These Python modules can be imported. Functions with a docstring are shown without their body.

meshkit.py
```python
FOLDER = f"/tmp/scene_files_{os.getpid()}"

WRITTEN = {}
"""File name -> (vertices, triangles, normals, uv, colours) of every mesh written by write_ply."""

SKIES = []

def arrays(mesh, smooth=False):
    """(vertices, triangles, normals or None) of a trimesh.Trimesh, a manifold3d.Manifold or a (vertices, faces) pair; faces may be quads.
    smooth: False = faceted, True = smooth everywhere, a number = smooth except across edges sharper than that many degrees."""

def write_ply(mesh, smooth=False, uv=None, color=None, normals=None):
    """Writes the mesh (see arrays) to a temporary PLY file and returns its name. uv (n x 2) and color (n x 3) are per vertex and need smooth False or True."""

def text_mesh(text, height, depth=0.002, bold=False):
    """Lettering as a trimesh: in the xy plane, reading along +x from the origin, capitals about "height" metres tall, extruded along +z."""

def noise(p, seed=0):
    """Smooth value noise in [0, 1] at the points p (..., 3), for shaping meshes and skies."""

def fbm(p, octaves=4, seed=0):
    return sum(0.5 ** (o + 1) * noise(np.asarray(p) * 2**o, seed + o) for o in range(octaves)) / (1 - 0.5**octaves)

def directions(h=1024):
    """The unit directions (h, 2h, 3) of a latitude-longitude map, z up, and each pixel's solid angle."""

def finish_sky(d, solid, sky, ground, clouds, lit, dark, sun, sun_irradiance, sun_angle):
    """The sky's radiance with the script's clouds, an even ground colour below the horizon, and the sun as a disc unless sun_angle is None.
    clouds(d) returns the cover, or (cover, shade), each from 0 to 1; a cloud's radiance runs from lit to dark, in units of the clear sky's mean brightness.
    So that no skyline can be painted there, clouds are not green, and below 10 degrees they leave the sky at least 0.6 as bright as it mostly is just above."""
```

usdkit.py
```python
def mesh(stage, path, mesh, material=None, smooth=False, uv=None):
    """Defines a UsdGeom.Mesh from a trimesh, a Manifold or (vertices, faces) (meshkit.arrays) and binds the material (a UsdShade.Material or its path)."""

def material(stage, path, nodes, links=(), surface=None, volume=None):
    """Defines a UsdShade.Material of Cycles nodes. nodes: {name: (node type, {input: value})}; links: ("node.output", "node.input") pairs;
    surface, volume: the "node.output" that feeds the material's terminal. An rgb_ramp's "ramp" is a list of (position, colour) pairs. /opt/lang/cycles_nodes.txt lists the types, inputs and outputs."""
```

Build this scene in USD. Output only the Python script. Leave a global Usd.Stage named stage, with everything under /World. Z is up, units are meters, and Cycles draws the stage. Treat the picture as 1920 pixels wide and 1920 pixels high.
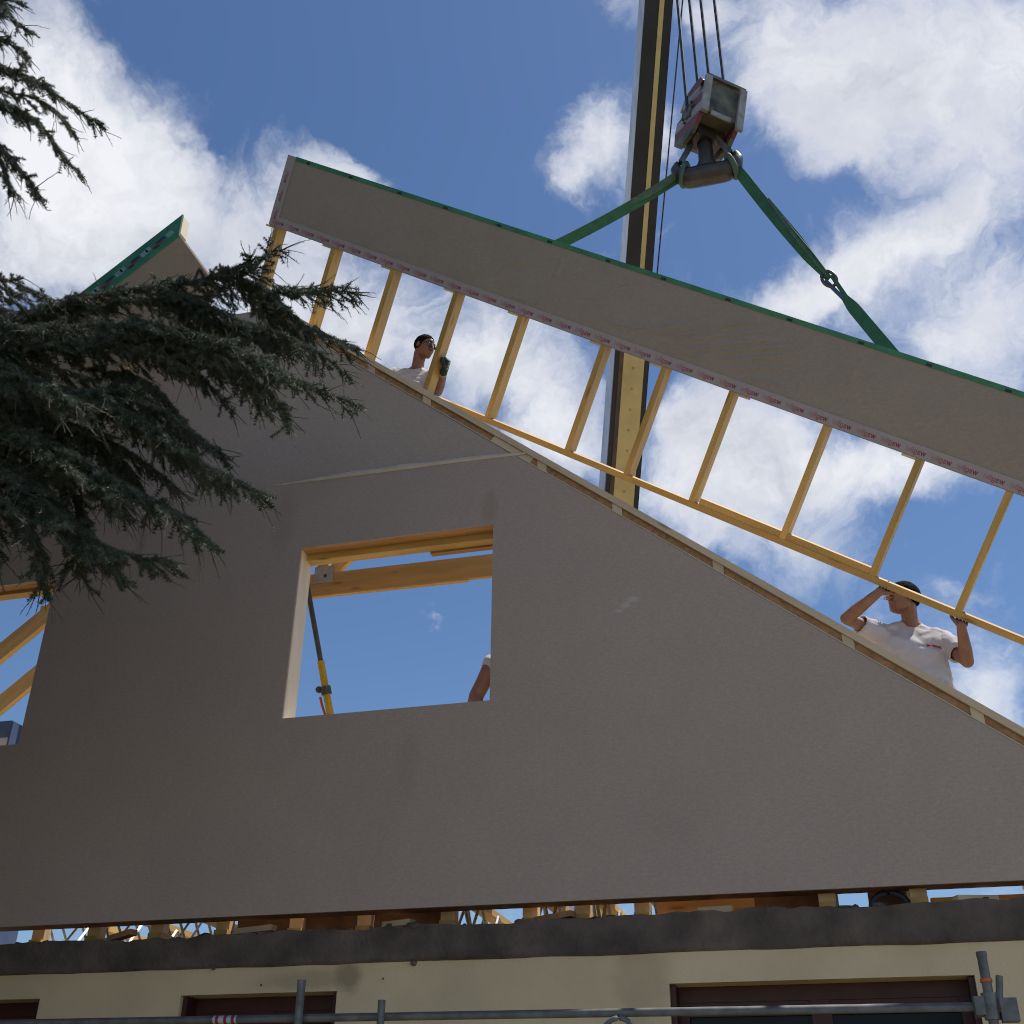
import math, re
import numpy as np
import trimesh
import manifold3d as m3
from manifold3d import Manifold, CrossSection
from shapely.geometry import Polygon, box as sbox
import meshkit, usdkit
from pxr import Usd, UsdGeom, UsdLux, UsdShade, Gf, Sdf, Vt

stage = Usd.Stage.CreateInMemory()
UsdGeom.SetStageUpAxis(stage, 'Z')
UsdGeom.SetStageMetersPerUnit(stage, 1.0)
UsdGeom.Xform.Define(stage, '/World')
UsdGeom.Scope.Define(stage, '/World/Looks')
rng = np.random.default_rng(7)

# ---------------------------------------------------------------- camera, sky, sun, exposure
EXPOSURE = 0.40
SKY_STRENGTH = 0.10
SUN_INTENSITY = 1.0
SUN_AZ, SUN_EL = math.radians(52), math.radians(66)
SUN = np.array([math.cos(SUN_EL) * math.sin(SUN_AZ), math.cos(SUN_EL) * math.cos(SUN_AZ), math.sin(SUN_EL)])
CLOUD_WHITE = 6.9

YAW, PITCH, ROLL = math.radians(-15.5), math.radians(29.85), math.radians(0.65)
EYE = np.array([0.0, -7.0, 1.6])
fw = np.array([math.sin(YAW) * math.cos(PITCH), math.cos(YAW) * math.cos(PITCH), math.sin(PITCH)])
r0 = np.array([math.cos(YAW), -math.sin(YAW), 0.0])
u0 = np.cross(r0, fw)
rt = math.cos(ROLL) * r0 + math.sin(ROLL) * u0
up = -math.sin(ROLL) * r0 + math.cos(ROLL) * u0
cam = UsdGeom.Camera.Define(stage, '/World/camera')
M = np.eye(4)
M[0, :3], M[1, :3], M[2, :3], M[3, :3] = rt, up, -fw, EYE
cam.AddTransformOp().Set(Gf.Matrix4d(*M.ravel().tolist()))
cam.CreateHorizontalApertureAttr(36.0)
cam.CreateVerticalApertureAttr(36.0)
cam.CreateFocalLengthAttr(36.0 * 2190 / 1920)
cam.CreateClippingRangeAttr(Gf.Vec2f(0.1, 5000))
cam.CreateExposureAttr(EXPOSURE)

sun = UsdLux.DistantLight.Define(stage, '/World/sun')
sun.CreateIntensityAttr(SUN_INTENSITY)
sun.CreateNormalizeAttr(True)
sun.CreateAngleAttr(0.53)
sun.CreateColorAttr(Gf.Vec3f(1.0, 0.95, 0.87))
z = SUN / np.linalg.norm(SUN)
xx = np.cross([0, 0, 1.0], z); xx /= np.linalg.norm(xx)
S = np.eye(4); S[0, :3], S[1, :3], S[2, :3] = xx, np.cross(z, xx), z
sun.AddTransformOp().Set(Gf.Matrix4d(*S.ravel().tolist()))

# cumulus banks of the day: azimuth (from +y towards +x), elevation, half widths, tilt in degrees, weight (below 0: open blue)
CLOUDS = [(np.float64(-46.7), np.float64(45.5), np.float64(2.8), np.float64(4.7), 24, 1.2), (np.float64(-41.5), np.float64(43.4), np.float64(3.8), np.float64(3.6), 19, 1.0), (np.float64(-44.5), np.float64(39.6), np.float64(4.4), np.float64(2.6), 20, 0.9), (np.float64(-37.9), np.float64(45.4), np.float64(2.5), np.float64(1.9), -14, 0.6), (np.float64(-33.8), np.float64(42.6), np.float64(4.3), np.float64(2.2), -7, 0.8), (np.float64(-28.6), np.float64(45.8), np.float64(2.4), np.float64(2.0), -20, 1.15), (np.float64(-25.3), np.float64(44.9), np.float64(1.7), np.float64(1.5), -12, 1.0), (np.float64(-39.0), np.float64(40.3), np.float64(3.5), np.float64(1.9), 16, 0.7), (np.float64(-28.9), np.float64(39.3), np.float64(4.0), np.float64(2.7), 9, 0.9), (np.float64(-24.7), np.float64(37.7), np.float64(3.3), np.float64(2.5), 6, 1.1), (np.float64(-17.6), np.float64(38.1), np.float64(2.6), np.float64(2.8), 2, 0.85), (np.float64(-14.0), np.float64(35.3), np.float64(2.9), np.float64(3.4), 0, 1.0), (np.float64(-11.2), np.float64(33.0), np.float64(2.6), np.float64(1.6), -2, 0.5), (np.float64(-9.2), np.float64(52.8), np.float64(1.9), np.float64(1.4), -4, 0.85), (np.float64(-10.5), np.float64(47.4), np.float64(2.4), np.float64(2.1), -3, 1.35), (np.float64(-11.6), np.float64(45.5), np.float64(1.5), np.float64(0.9), 17, 0.5), (np.float64(-5.5), np.float64(47.9), np.float64(0.7), np.float64(1.5), -7, 0.6), (np.float64(-2.9), np.float64(52.3), np.float64(1.4), np.float64(1.2), -9, 0.6), (np.float64(4.5), np.float64(50.1), np.float64(5.5), np.float64(3.0), -15, 1.0), (np.float64(13.9), np.float64(47.2), np.float64(4.8), np.float64(3.5), -22, 0.9), (np.float64(5.8), np.float64(47.1), np.float64(3.2), np.float64(1.6), -30, 0.6), (np.float64(13.6), np.float64(43.9), np.float64(2.6), np.float64(1.3), 12, 0.6), (np.float64(4.9), np.float64(44.9), np.float64(2.1), np.float64(0.7), 17, 0.55), (np.float64(5.3), np.float64(40.0), np.float64(4.5), np.float64(1.4), 13, 0.95), (np.float64(11.1), np.float64(40.7), np.float64(3.1), np.float64(1.3), 26, 0.8), (np.float64(11.7), np.float64(35.7), np.float64(3.8), np.float64(2.9), -16, 0.9), (np.float64(1.3), np.float64(38.9), np.float64(2.7), np.float64(1.2), -10, 0.6), (np.float64(-2.1), np.float64(32.1), np.float64(3.8), np.float64(2.3), -7, 1.1), (np.float64(-4.1), np.float64(33.1), np.float64(1.5), np.float64(1.4), -6, 0.9), (np.float64(2.9), np.float64(30.3), np.float64(4.4), np.float64(2.7), -9, 1.05), (np.float64(-6.8), np.float64(30.2), np.float64(2.3), np.float64(1.2), -4, 0.6), (np.float64(7.9), np.float64(30.3), np.float64(3.7), np.float64(1.8), -12, 0.85), (np.float64(3.4), np.float64(26.9), np.float64(3.6), np.float64(1.2), -8, 0.5), (np.float64(8.3), np.float64(19.1), np.float64(1.8), np.float64(2.4), -8, 0.9), (np.float64(-2.6), np.float64(28.1), np.float64(3.0), np.float64(1.5), -16, 0.5), (np.float64(-23.1), np.float64(53.0), np.float64(0.6), np.float64(1.2), 7, 0.45), (np.float64(-28.4), np.float64(49.3), np.float64(1.4), np.float64(0.3), -29, 0.35), (np.float64(-5.5), np.float64(28.3), np.float64(1.8), np.float64(0.9), -24, 0.4), (np.float64(-19.2), np.float64(49.4), np.float64(6.9), np.float64(3.7), 3, -1.2), (np.float64(-26.0), np.float64(51.2), np.float64(5.5), np.float64(2.9), 9, -1.0), (np.float64(-37.0), np.float64(50.3), np.float64(3.0), np.float64(1.4), 8, -1.0), (np.float64(-16.8), np.float64(44.4), np.float64(3.3), np.float64(1.5), -18, -0.7), (np.float64(-2.6), np.float64(42.6), np.float64(2.7), np.float64(2.4), -8, -0.75), (np.float64(9.1), np.float64(43.4), np.float64(2.1), np.float64(1.1), 9, 0.35), (np.float64(2.4), np.float64(44.5), np.float64(1.9), np.float64(1.2), -12, -0.35), (np.float64(-6.2), np.float64(35.6), np.float64(1.5), np.float64(1.4), -5, -0.8), (np.float64(-4.9), np.float64(37.8), np.float64(2.0), np.float64(1.3), -6, -0.5), (np.float64(-16.5), np.float64(34.1), np.float64(1.0), np.float64(1.3), 1, -0.5), (np.float64(8.4), np.float64(26.9), np.float64(3.2), np.float64(1.6), -11, -0.8), (np.float64(0.9), np.float64(25.2), np.float64(2.7), np.float64(1.0), 9, 0.35), (np.float64(8.9), np.float64(24.1), np.float64(1.3), np.float64(0.9), -10, 0.3), (np.float64(-21.4), np.float64(23.4), np.float64(8.5), np.float64(4.4), 3, -1.2), (np.float64(-40.1), np.float64(20.2), np.float64(3.5), np.float64(4.8), 10, -1.1), (np.float64(-21.8), np.float64(25.5), np.float64(1.1), np.float64(0.5), -7, 1.1), (np.float64(-19.4), np.float64(24.7), np.float64(1.3), np.float64(0.6), -8, 1.15), (np.float64(-17.1), np.float64(28.0), np.float64(1.2), np.float64(0.7), 1, 1.15), (np.float64(-13.9), np.float64(51.1), np.float64(1.0), np.float64(2.2), -1, -0.5), (np.float64(-35.7), np.float64(46.2), np.float64(1.3), np.float64(0.7), -5, -0.45), (np.float64(1.6), np.float64(47.1), np.float64(1.4), np.float64(1.4), -12, -0.4), (np.float64(-26.6), np.float64(41.8), np.float64(1.5), np.float64(0.8), -12, -0.25)]


def sky_material():
    N, L = {}, []
    N['tc'] = ('texture_coordinate', {})
    N['warp'] = ('noise_texture', {'scale': 5.0, 'detail': 6.0, 'roughness': 0.62})
    N['wsub'] = ('vector_math', {'math_type': 'subtract', 'vector2': (0.5, 0.5, 0.5)})
    N['wmul'] = ('vector_math', {'math_type': 'scale', 'scale': 0.16})
    N['dir'] = ('vector_math', {'math_type': 'add'})
    L += [('tc.generated', 'warp.vector'), ('warp.color', 'wsub.vector1'), ('wsub.vector', 'wmul.vector1'),
          ('tc.generated', 'dir.vector1'), ('wmul.vector', 'dir.vector2')]
    N['n1'] = ('noise_texture', {'scale': 3.0, 'detail': 10.0, 'roughness': 0.6, 'distortion': 0.3})
    N['n2'] = ('noise_texture', {'scale': 9.0, 'detail': 10.0, 'roughness': 0.66, 'distortion': 0.9})
    L += [('tc.generated', 'n1.vector'), ('dir.vector', 'n2.vector')]
    N['b1'] = ('math', {'math_type': 'multiply_add', 'value2': 1.5, 'value3': -0.80})
    N['b2'] = ('math', {'math_type': 'multiply_add', 'value2': 2.3})
    N['b2o'] = ('math', {'math_type': 'add', 'value2': -1.15})
    L += [('n1.fac', 'b1.value1'), ('n2.fac', 'b2.value1'), ('b1.value', 'b2.value3'), ('b2.value', 'b2o.value1')]
    last = 'b2o.value'
    for i, (az, el, wa, wb, roll, w) in enumerate(CLOUDS):
        az, el, roll = map(math.radians, (az, el, roll))
        c = np.array([math.cos(el) * math.sin(az), math.cos(el) * math.cos(az), math.sin(el)])
        h = np.array([math.cos(az), -math.sin(az), 0.0]); v = np.cross(h, c)
        e1 = math.cos(roll) * h + math.sin(roll) * v
        e2 = -math.sin(roll) * h + math.cos(roll) * v
        e1, e2 = e1 / math.radians(wa), e2 / math.radians(wb)
        a, b, q, s, g, k = (f'{t}{i}' for t in ('da', 'db', 'qa', 'qs', 'qg', 'qk'))
        N[a] = ('vector_math', {'math_type': 'dot_product', 'vector2': tuple(e1)})
        N[b] = ('vector_math', {'math_type': 'dot_product', 'vector2': tuple(e2)})
        N[q] = ('math', {'math_type': 'multiply'})
        N[s] = ('math', {'math_type': 'multiply_add'})
        N[g] = ('math', {'math_type': 'power', 'value1': 0.42})
        N[k] = ('math', {'math_type': 'multiply_add', 'value2': w})
        L += [('dir.vector', f'{a}.vector1'), ('dir.vector', f'{b}.vector1'), (f'{a}.value', f'{q}.value1'), (f'{a}.value', f'{q}.value2'),
              (f'{b}.value', f'{s}.value1'), (f'{b}.value', f'{s}.value2'), (f'{q}.value', f'{s}.value3'),
              (f'{s}.value', f'{g}.value2'), (f'{g}.value', f'{k}.value1'), (last, f'{k}.value3')]
        last = f'{k}.value'
    N['cover'] = ('map_range', {'range_type': 'smoothstep', 'from_min': -0.08, 'from_max': 1.45, 'to_min': 0.0, 'to_max': 0.97, 'clamp': True})
    N['thick'] = ('map_range', {'range_type': 'smoothstep', 'from_min': 0.45, 'from_max': 1.6, 'to_min': 0.0, 'to_max': 1.0, 'clamp': True})
    N['n3'] = ('noise_texture', {'scale': 7.0, 'detail': 8.0, 'roughness': 0.62, 'distortion': 0.4})
    N['n3r'] = ('map_range', {'from_min': 0.36, 'from_max': 0.66, 'clamp': True})
    N['shade'] = ('math', {'math_type': 'multiply'})
    L += [(last, 'cover.value'), (last, 'thick.value'), ('dir.vector', 'n3.vector'), ('thick.result', 'shade.value1'), ('n3.fac', 'n3r.value'), ('n3r.result', 'shade.value2')]
    w = CLOUD_WHITE
    N['ccol'] = ('mix', {'mix_type': 'mix', 'color1': (w, 1.01 * w, 1.05 * w), 'color2': (0.56 * w, 0.60 * w, 0.70 * w)})
    N['sky'] = ('sky_texture', {'sky_type': 'single_scattering', 'sun_disc': False, 'sun_elevation': SUN_EL, 'sun_rotation': SUN_AZ, 'altitude': 100.0, 'air_density': 1.0, 'aerosol_density': 0.35, 'ozone_density': 2.6})
    N['deep'] = ('hsv', {'hue': 0.503, 'saturation': 1.13, 'value': 0.80})
    N['mixc'] = ('mix', {'mix_type': 'mix'})
    N['bg'] = ('background_shader', {'strength': SKY_STRENGTH})
    L += [('shade.value', 'ccol.fac'), ('cover.result', 'mixc.fac'), ('sky.color', 'deep.color'), ('deep.color', 'mixc.color1'), ('ccol.color', 'mixc.color2'), ('mixc.color', 'bg.color')]
    return usdkit.material(stage, '/World/Looks/sky_clouds', N, L, surface='bg.background')


dome = UsdLux.DomeLight.Define(stage, '/World/sky')
dome.CreateIntensityAttr(1.0)
dome.GetPrim().SetCustomDataByKey('kind', 'structure')
UsdShade.MaterialBindingAPI.Apply(dome.GetPrim()).Bind(sky_material())

# ---------------------------------------------------------------- helpers
USED = {}
ORIGIN = {}


def numbered(parent, name):
    k = (parent, name)
    n = USED.get(k, 0)
    USED[k] = n + 1
    return f'{parent}/{name}' if n == 0 else f'{parent}/{name}_{n:03d}'


def tag(prim, label=None, cat=None, group=None, kind=None):
    for key, val in (('label', label), ('category', cat), ('group', group), ('kind', kind)):
        if val:
            prim.SetCustomDataByKey(key, val)
    return prim


def thing(name, label, cat, loc=(0, 0, 0), group=None):
    p = numbered('/World', name)
    x = UsdGeom.Xform.Define(stage, p)
    x.AddTranslateOp().Set(Gf.Vec3d(*map(float, loc)))
    ORIGIN[p] = np.asarray(loc, float)
    return tag(x.GetPrim(), label, cat, group)


def origin_of(path):
    while path and path != '/World':
        if path in ORIGIN:
            return ORIGIN[path]
        path = path.rpartition('/')[0]
    return np.zeros(3)


def obj(name, mesh, mat, parent=None, smooth=False, label=None, kind=None, grain=None):
    """one Mesh prim; vertices are given in world metres and kept relative to the thing's base"""
    base = parent.GetPath().pathString if parent is not None else '/World'
    p = numbered(base, name)
    v, f, n = meshkit.arrays(mesh, smooth)
    o = origin_of(base)
    me = usdkit.mesh(stage, p, (v - o, f), mat)
    if n is not None:
        me.CreateNormalsAttr(Vt.Vec3fArray.FromNumpy(n.astype(np.float32)))
        me.SetNormalsInterpolation('vertex')
    if grain is not None:
        UsdGeom.PrimvarsAPI(me).CreatePrimvar('grain', Sdf.ValueTypeNames.Float3Array, 'vertex').Set(Vt.Vec3fArray.FromNumpy(np.asarray(grain, np.float32)))
    return tag(me.GetPrim(), label, None, None, kind)


def unit(v):
    v = np.asarray(v, float)
    return v / np.linalg.norm(v)


def frame(d, upv=(0, 0, 1)):
    d = unit(d)
    s = np.cross(d, upv)
    s = unit(np.cross(d, (1, 0, 0))) if np.linalg.norm(s) < 1e-6 else unit(s)
    return d, s, np.cross(s, d)


BOXF = np.array([[0, 1, 3, 2], [4, 6, 7, 5], [0, 4, 5, 1], [2, 3, 7, 6], [0, 2, 6, 4], [1, 5, 7, 3]])


def obox(c, axes, half):
    """oriented box: centre, three unit axes, half sizes. Each face has its own corners; returns mesh and local coordinates"""
    axes = np.array([unit(a) for a in axes])
    loc = np.array([[i, j, k] for i in (-1, 1) for j in (-1, 1) for k in (-1, 1)], float) * np.asarray(half)
    vl = loc[BOXF.ravel()]
    f = np.arange(24).reshape(6, 4)
    v = np.asarray(c) + vl @ axes
    if np.linalg.det(axes) < 0:
        f = f[:, ::-1]
    f = np.vstack([f[:, [0, 1, 2]], f[:, [0, 2, 3]]])
    return (v, f), vl


def timber(name, p0, p1, w, h, mat, parent, upv=(0, 0, 1), label=None, off=(0, 0)):
    """rectangular timber from p0 to p1, w across, h along the up direction; grain runs along it"""
    p0, p1 = np.asarray(p0, float), np.asarray(p1, float)
    d, s, t = frame(p1 - p0, upv)
    c = (p0 + p1) / 2 + s * off[0] + t * off[1]
    L = np.linalg.norm(p1 - p0)
    m, g = obox(c, (d, s, t), (L / 2, w / 2, h / 2))
    return obj(name, m, mat, parent, label=label, grain=g + rng.uniform(0, 40, 3))


def abox(name, lo, hi, mat, parent, label=None, axis=0):
    lo, hi = np.asarray(lo, float), np.asarray(hi, float)
    ax = np.roll(np.eye(3), -axis, axis=0)
    half = np.roll((hi - lo) / 2, -axis)
    m, g = obox((lo + hi) / 2, ax, half)
    return obj(name, m, mat, parent, label=label, grain=g + rng.uniform(0, 40, 3))


def tube(pts, rad, sides=8, caps=True):
    pts = np.asarray(pts, float)
    n = len(pts)
    rad = np.broadcast_to(np.asarray(rad, float), n)
    d = np.gradient(pts, axis=0)
    d /= np.maximum(np.linalg.norm(d, axis=1, keepdims=True), 1e-9)
    ref = np.array([0, 0, 1.0]) if abs(d[0, 2]) < 0.9 else np.array([1.0, 0, 0])
    s = np.cross(d, ref)
    s /= np.maximum(np.linalg.norm(s, axis=1, keepdims=True), 1e-9)
    t = np.cross(s, d)
    a = np.arange(sides) / sides * 2 * np.pi
    v = (pts[:, None] + rad[:, None, None] * (np.cos(a)[None, :, None] * s[:, None] + np.sin(a)[None, :, None] * t[:, None])).reshape(-1, 3)
    i = np.arange(n - 1)[:, None] * sides
    j = np.arange(sides)[None]
    k = (j + 1) % sides
    f = np.concatenate([np.stack([i + j, i + sides + j, i + k], -1).reshape(-1, 3), np.stack([i + k, i + sides + j, i + sides + k], -1).reshape(-1, 3)])
    if caps:
        v = np.vstack([v, pts[0], pts[-1]])
        c0, c1 = len(v) - 2, len(v) - 1
        jj = np.arange(sides); kk = (jj + 1) % sides
        f = np.vstack([f, np.stack([np.full(sides, c0), jj, kk], 1), np.stack([np.full(sides, c1), (n - 1) * sides + kk, (n - 1) * sides + jj], 1)])
    return v, f


def join(parts):
    vs, fs, n = [], [], 0
    for v, f in parts:
        v, f = np.asarray(v, float), np.asarray(f, int)
        if f.shape[1] == 4:
            f = np.vstack([f[:, [0, 1, 2]], f[:, [0, 2, 3]]])
        vs.append(v); fs.append(f + n); n += len(v)
    return np.vstack(vs), np.vstack(fs)


def prism(poly, to_world, depth):
    """shapely polygon in a plane; to_world(n x 2) gives points, depth a vector added for the other face"""
    v2, f = trimesh.creation.triangulate_polygon(poly, engine='earcut')
    p = to_world(np.asarray(v2))
    v = [p, p + np.asarray(depth)]
    n = len(p)
    fs = [f, f[:, ::-1] + n]
    out = [(np.vstack(v), np.vstack(fs))]
    for ring in [poly.exterior, *poly.interiors]:
        c = np.asarray(ring.coords)[:-1]
        q = to_world(c)
        m = len(q)
        i = np.arange(m); j = (i + 1) % m
        vv = np.concatenate([q, q + np.asarray(depth)])
        out.append((vv, np.concatenate([np.stack([i, i + m, j], 1), np.stack([j, i + m, j + m], 1)])))
    v, f = join(out)
    m = trimesh.Trimesh(v, f, process=True)
    trimesh.repair.fix_normals(m)
    return m


def mat(name, base, rough=0.8, var=0.12, scale=6.0, detail=6.0, bump=0.0, bscale=40.0, bdist=0.01, second=None, metallic=0.0, spec=None, grain=None, coords='position', spots=(), stretch=None, transl=0.0, weave=0.0):
    """principled surface with an uneven colour: noise between darker and lighter tones of the base (or towards 'second'), fine relief, optional stains"""
    N, L = {}, []
    base = np.asarray(base, float)
    lo = base * (1 - var)
    hi = np.asarray(second, float) if second is not None else base * (1 + var)
    if grain:
        N['at'] = ('attribute', {'attribute': 'grain'}); src = 'at.vector'
    elif coords == 'object':
        N['tc'] = ('texture_coordinate', {}); src = 'tc.object'
    else:
        N['ge'] = ('geometry', {}); src = 'ge.position'
    if grain or stretch:
        N['mp'] = ('mapping', {'scale': tuple(grain or stretch)})
        L.append((src, 'mp.vector')); vec = 'mp.vector'
    else:
        vec = src
    N['n'] = ('noise_texture', {'scale': scale, 'detail': 3.0 if grain else detail, 'roughness': 0.55})
    N['r'] = ('map_range', {'from_min': 0.28, 'from_max': 0.72, 'clamp': True})
    N['c'] = ('mix', {'mix_type': 'mix', 'color1': tuple(lo), 'color2': tuple(hi)})
    L += [(vec, 'n.vector'), ('n.fac', 'r.value'), ('r.result', 'c.fac')]
    col = 'c.color'
    if grain:
        N['v'] = ('object_info', {})
        N['hs'] = ('hsv', {'hue': 0.5, 'saturation': 1.0})
        N['vr'] = ('map_range', {'to_min': 0.82, 'to_max': 1.14})
        L += [('v.random', 'vr.value'), ('vr.result', 'hs.value'), (col, 'hs.color')]
        col = 'hs.color'
        N['kn'] = ('voronoi_texture', {'scale': 1.0, 'randomness': 1.0})
        N['km'] = ('mapping', {'scale': (2.2, 9.0, 9.0)})
        N['kr'] = ('map_range', {'from_min': 0.05, 'from_max': 0.16, 'to_min': 0.75, 'to_max': 0.0, 'clamp': True})
        N['kc'] = ('mix', {'mix_type': 'mix', 'color2': tuple(base * np.array([0.42, 0.34, 0.28]))})
        L += [(src, 'km.vector'), ('km.vector', 'kn.vector'), ('kn.distance', 'kr.value'), ('kr.result', 'kc.fac'), (col, 'kc.color1')]
        col = 'kc.color'
    for i, (p, rad, c, amt) in enumerate(spots):
        N[f's{i}'] = ('mapping', {'mapping_type': 'point', 'location': tuple(-np.asarray(p) / np.asarray(rad)), 'scale': tuple(1 / np.asarray(rad, float))})
        N[f'w{i}'] = ('noise_texture', {'scale': 9.0, 'detail': 5.0, 'roughness': 0.65})
        N[f'l{i}'] = ('vector_math', {'math_type': 'length'})
        N[f'a{i}'] = ('math', {'math_type': 'add'})
        N[f'm{i}'] = ('map_range', {'range_type': 'smoothstep', 'from_min': 0.9, 'from_max': 1.7, 'to_min': amt, 'to_max': 0.0, 'clamp': True})
        N[f'x{i}'] = ('mix', {'mix_type': 'mix', 'color2': tuple(c)})
        if 'ge' not in N:
            N['ge'] = ('geometry', {})
        L += [('ge.position', f's{i}.vector'), ('ge.position', f'w{i}.vector'), (f's{i}.vector', f'l{i}.vector1'), (f'l{i}.value', f'a{i}.value1'), (f'w{i}.fac', f'a{i}.value2'),
              (f'a{i}.value', f'm{i}.value'), (f'm{i}.result', f'x{i}.fac'), (col, f'x{i}.color1')]
        col = f'x{i}.color'
    if weave:
        N['wm'] = ('mapping', {'scale': (1.0, 1.0, 2.6)})
        N['wn'] = ('noise_texture', {'scale': 26.0, 'detail': 4.0, 'roughness': 0.75})
        N['wn2'] = ('noise_texture', {'scale': 90.0, 'detail': 3.0, 'roughness': 0.7})
        N['wa'] = ('math', {'math_type': 'multiply'})
        N['wr'] = ('map_range', {'from_min': 0.12, 'from_max': 0.40, 'to_min': 1.0 - weave, 'to_max': 1.0 + weave, 'clamp': True})
        N['wh'] = ('hsv', {'hue': 0.5, 'saturation': 1.0})
        if 'ge' not in N:
            N['ge'] = ('geometry', {})
        L += [('ge.position', 'wm.vector'), ('wm.vector', 'wn.vector'), ('ge.position', 'wn2.vector'), ('wn.fac', 'wa.value1'), ('wn2.fac', 'wa.value2'), ('wa.value', 'wr.value'), ('wr.result', 'wh.value'), (col, 'wh.color')]
        col = 'wh.color'
    N['p'] = ('principled_bsdf', {'roughness': rough, 'metallic': metallic, **({'specular_ior_level': spec} if spec is not None else {})})
    L.append((col, 'p.base_color'))
    if bump:
        N['bn'] = ('noise_texture', {'scale': bscale, 'detail': 5.0, 'roughness': 0.6})
        N['bu'] = ('bump', {'strength': bump, 'distance': bdist})
        L += [(vec, 'bn.vector'), ('bn.fac', 'bu.height'), ('bu.normal', 'p.normal')]
    out = 'p.BSDF'
    if transl:
        N['t'] = ('translucent_bsdf', {})
        N['tm'] = ('mix_closure', {'fac': transl})
        L += [(col, 't.color'), ('p.BSDF', 'tm.closure1'), ('t.BSDF', 'tm.closure2')]
        out = 'tm.closure'
    return usdkit.material(stage, f'/World/Looks/{name}', N, L, surface=out)

# ---------------------------------------------------------------- materials
WG = (0.5, 4.5, 4.5)
m_yellow = mat('yellow_timber', (0.54, 0.325, 0.095), 0.7, 0.2, 3.0, grain=WG)
m_orange = mat('orange_timber', (0.44, 0.225, 0.08), 0.75, 0.22, 3.0, grain=WG)
m_pale = mat('pale_timber', (0.66, 0.465, 0.285), 0.75, 0.13, 3.0, grain=WG)
m_jamb = mat('planed_white_timber', (0.74, 0.63, 0.48), 0.7, 0.1, 3.0, grain=WG)
m_osb = mat('brown_board', (0.44, 0.225, 0.105), 0.85, 0.35, 28.0, bump=0.3, bscale=60, bdist=0.004)
SP = [((-2.11, 0.0, 5.83), (0.07, 0.3, 0.16), (0.25, 0.16, 0.10), 0.28), ((-4.95, 0.0, 6.05), (0.05, 0.3, 0.35), (0.23, 0.12, 0.095), 0.28),
      ((-2.63, 0.0, 3.98), (0.09, 0.3, 0.25), (0.30, 0.215, 0.16), 0.2), ((-0.9, 0.0, 3.55), (0.25, 0.3, 0.25), (0.36, 0.25, 0.20), 0.18),
      ((-1.200, 0.0, 4.905), (0.030, 0.3, 0.016), (0.60, 0.54, 0.52), 0.30), ((-1.150, 0.0, 4.945), (0.038, 0.3, 0.024), (0.60, 0.54, 0.52), 0.36), ((-1.095, 0.0, 4.98), (0.045, 0.3, 0.026), (0.60, 0.54, 0.52), 0.36), ((-4.0, 0.0, 3.4), (0.5, 0.3, 0.4), (0.34, 0.24, 0.20), 0.18),
      ((-3.75, 0.0, 5.95), (0.12, 0.3, 0.3), (0.25, 0.165, 0.12), 0.22), ((-2.9, 0.0, 3.6), (0.3, 0.3, 0.5), (0.38, 0.26, 0.21), 0.22)]
m_membrane = mat('grey_wall_membrane', (0.45, 0.33, 0.262), 0.9, 0.03, 2.2, bump=0.35, bscale=160, bdist=0.003, weave=0.13, spots=SP, spec=0.25)
m_membrane_up = mat('grey_wall_membrane_upper', (0.455, 0.336, 0.269), 0.9, 0.03, 2.2, bump=0.35, bscale=160, bdist=0.003, weave=0.13, spec=0.25)
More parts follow.
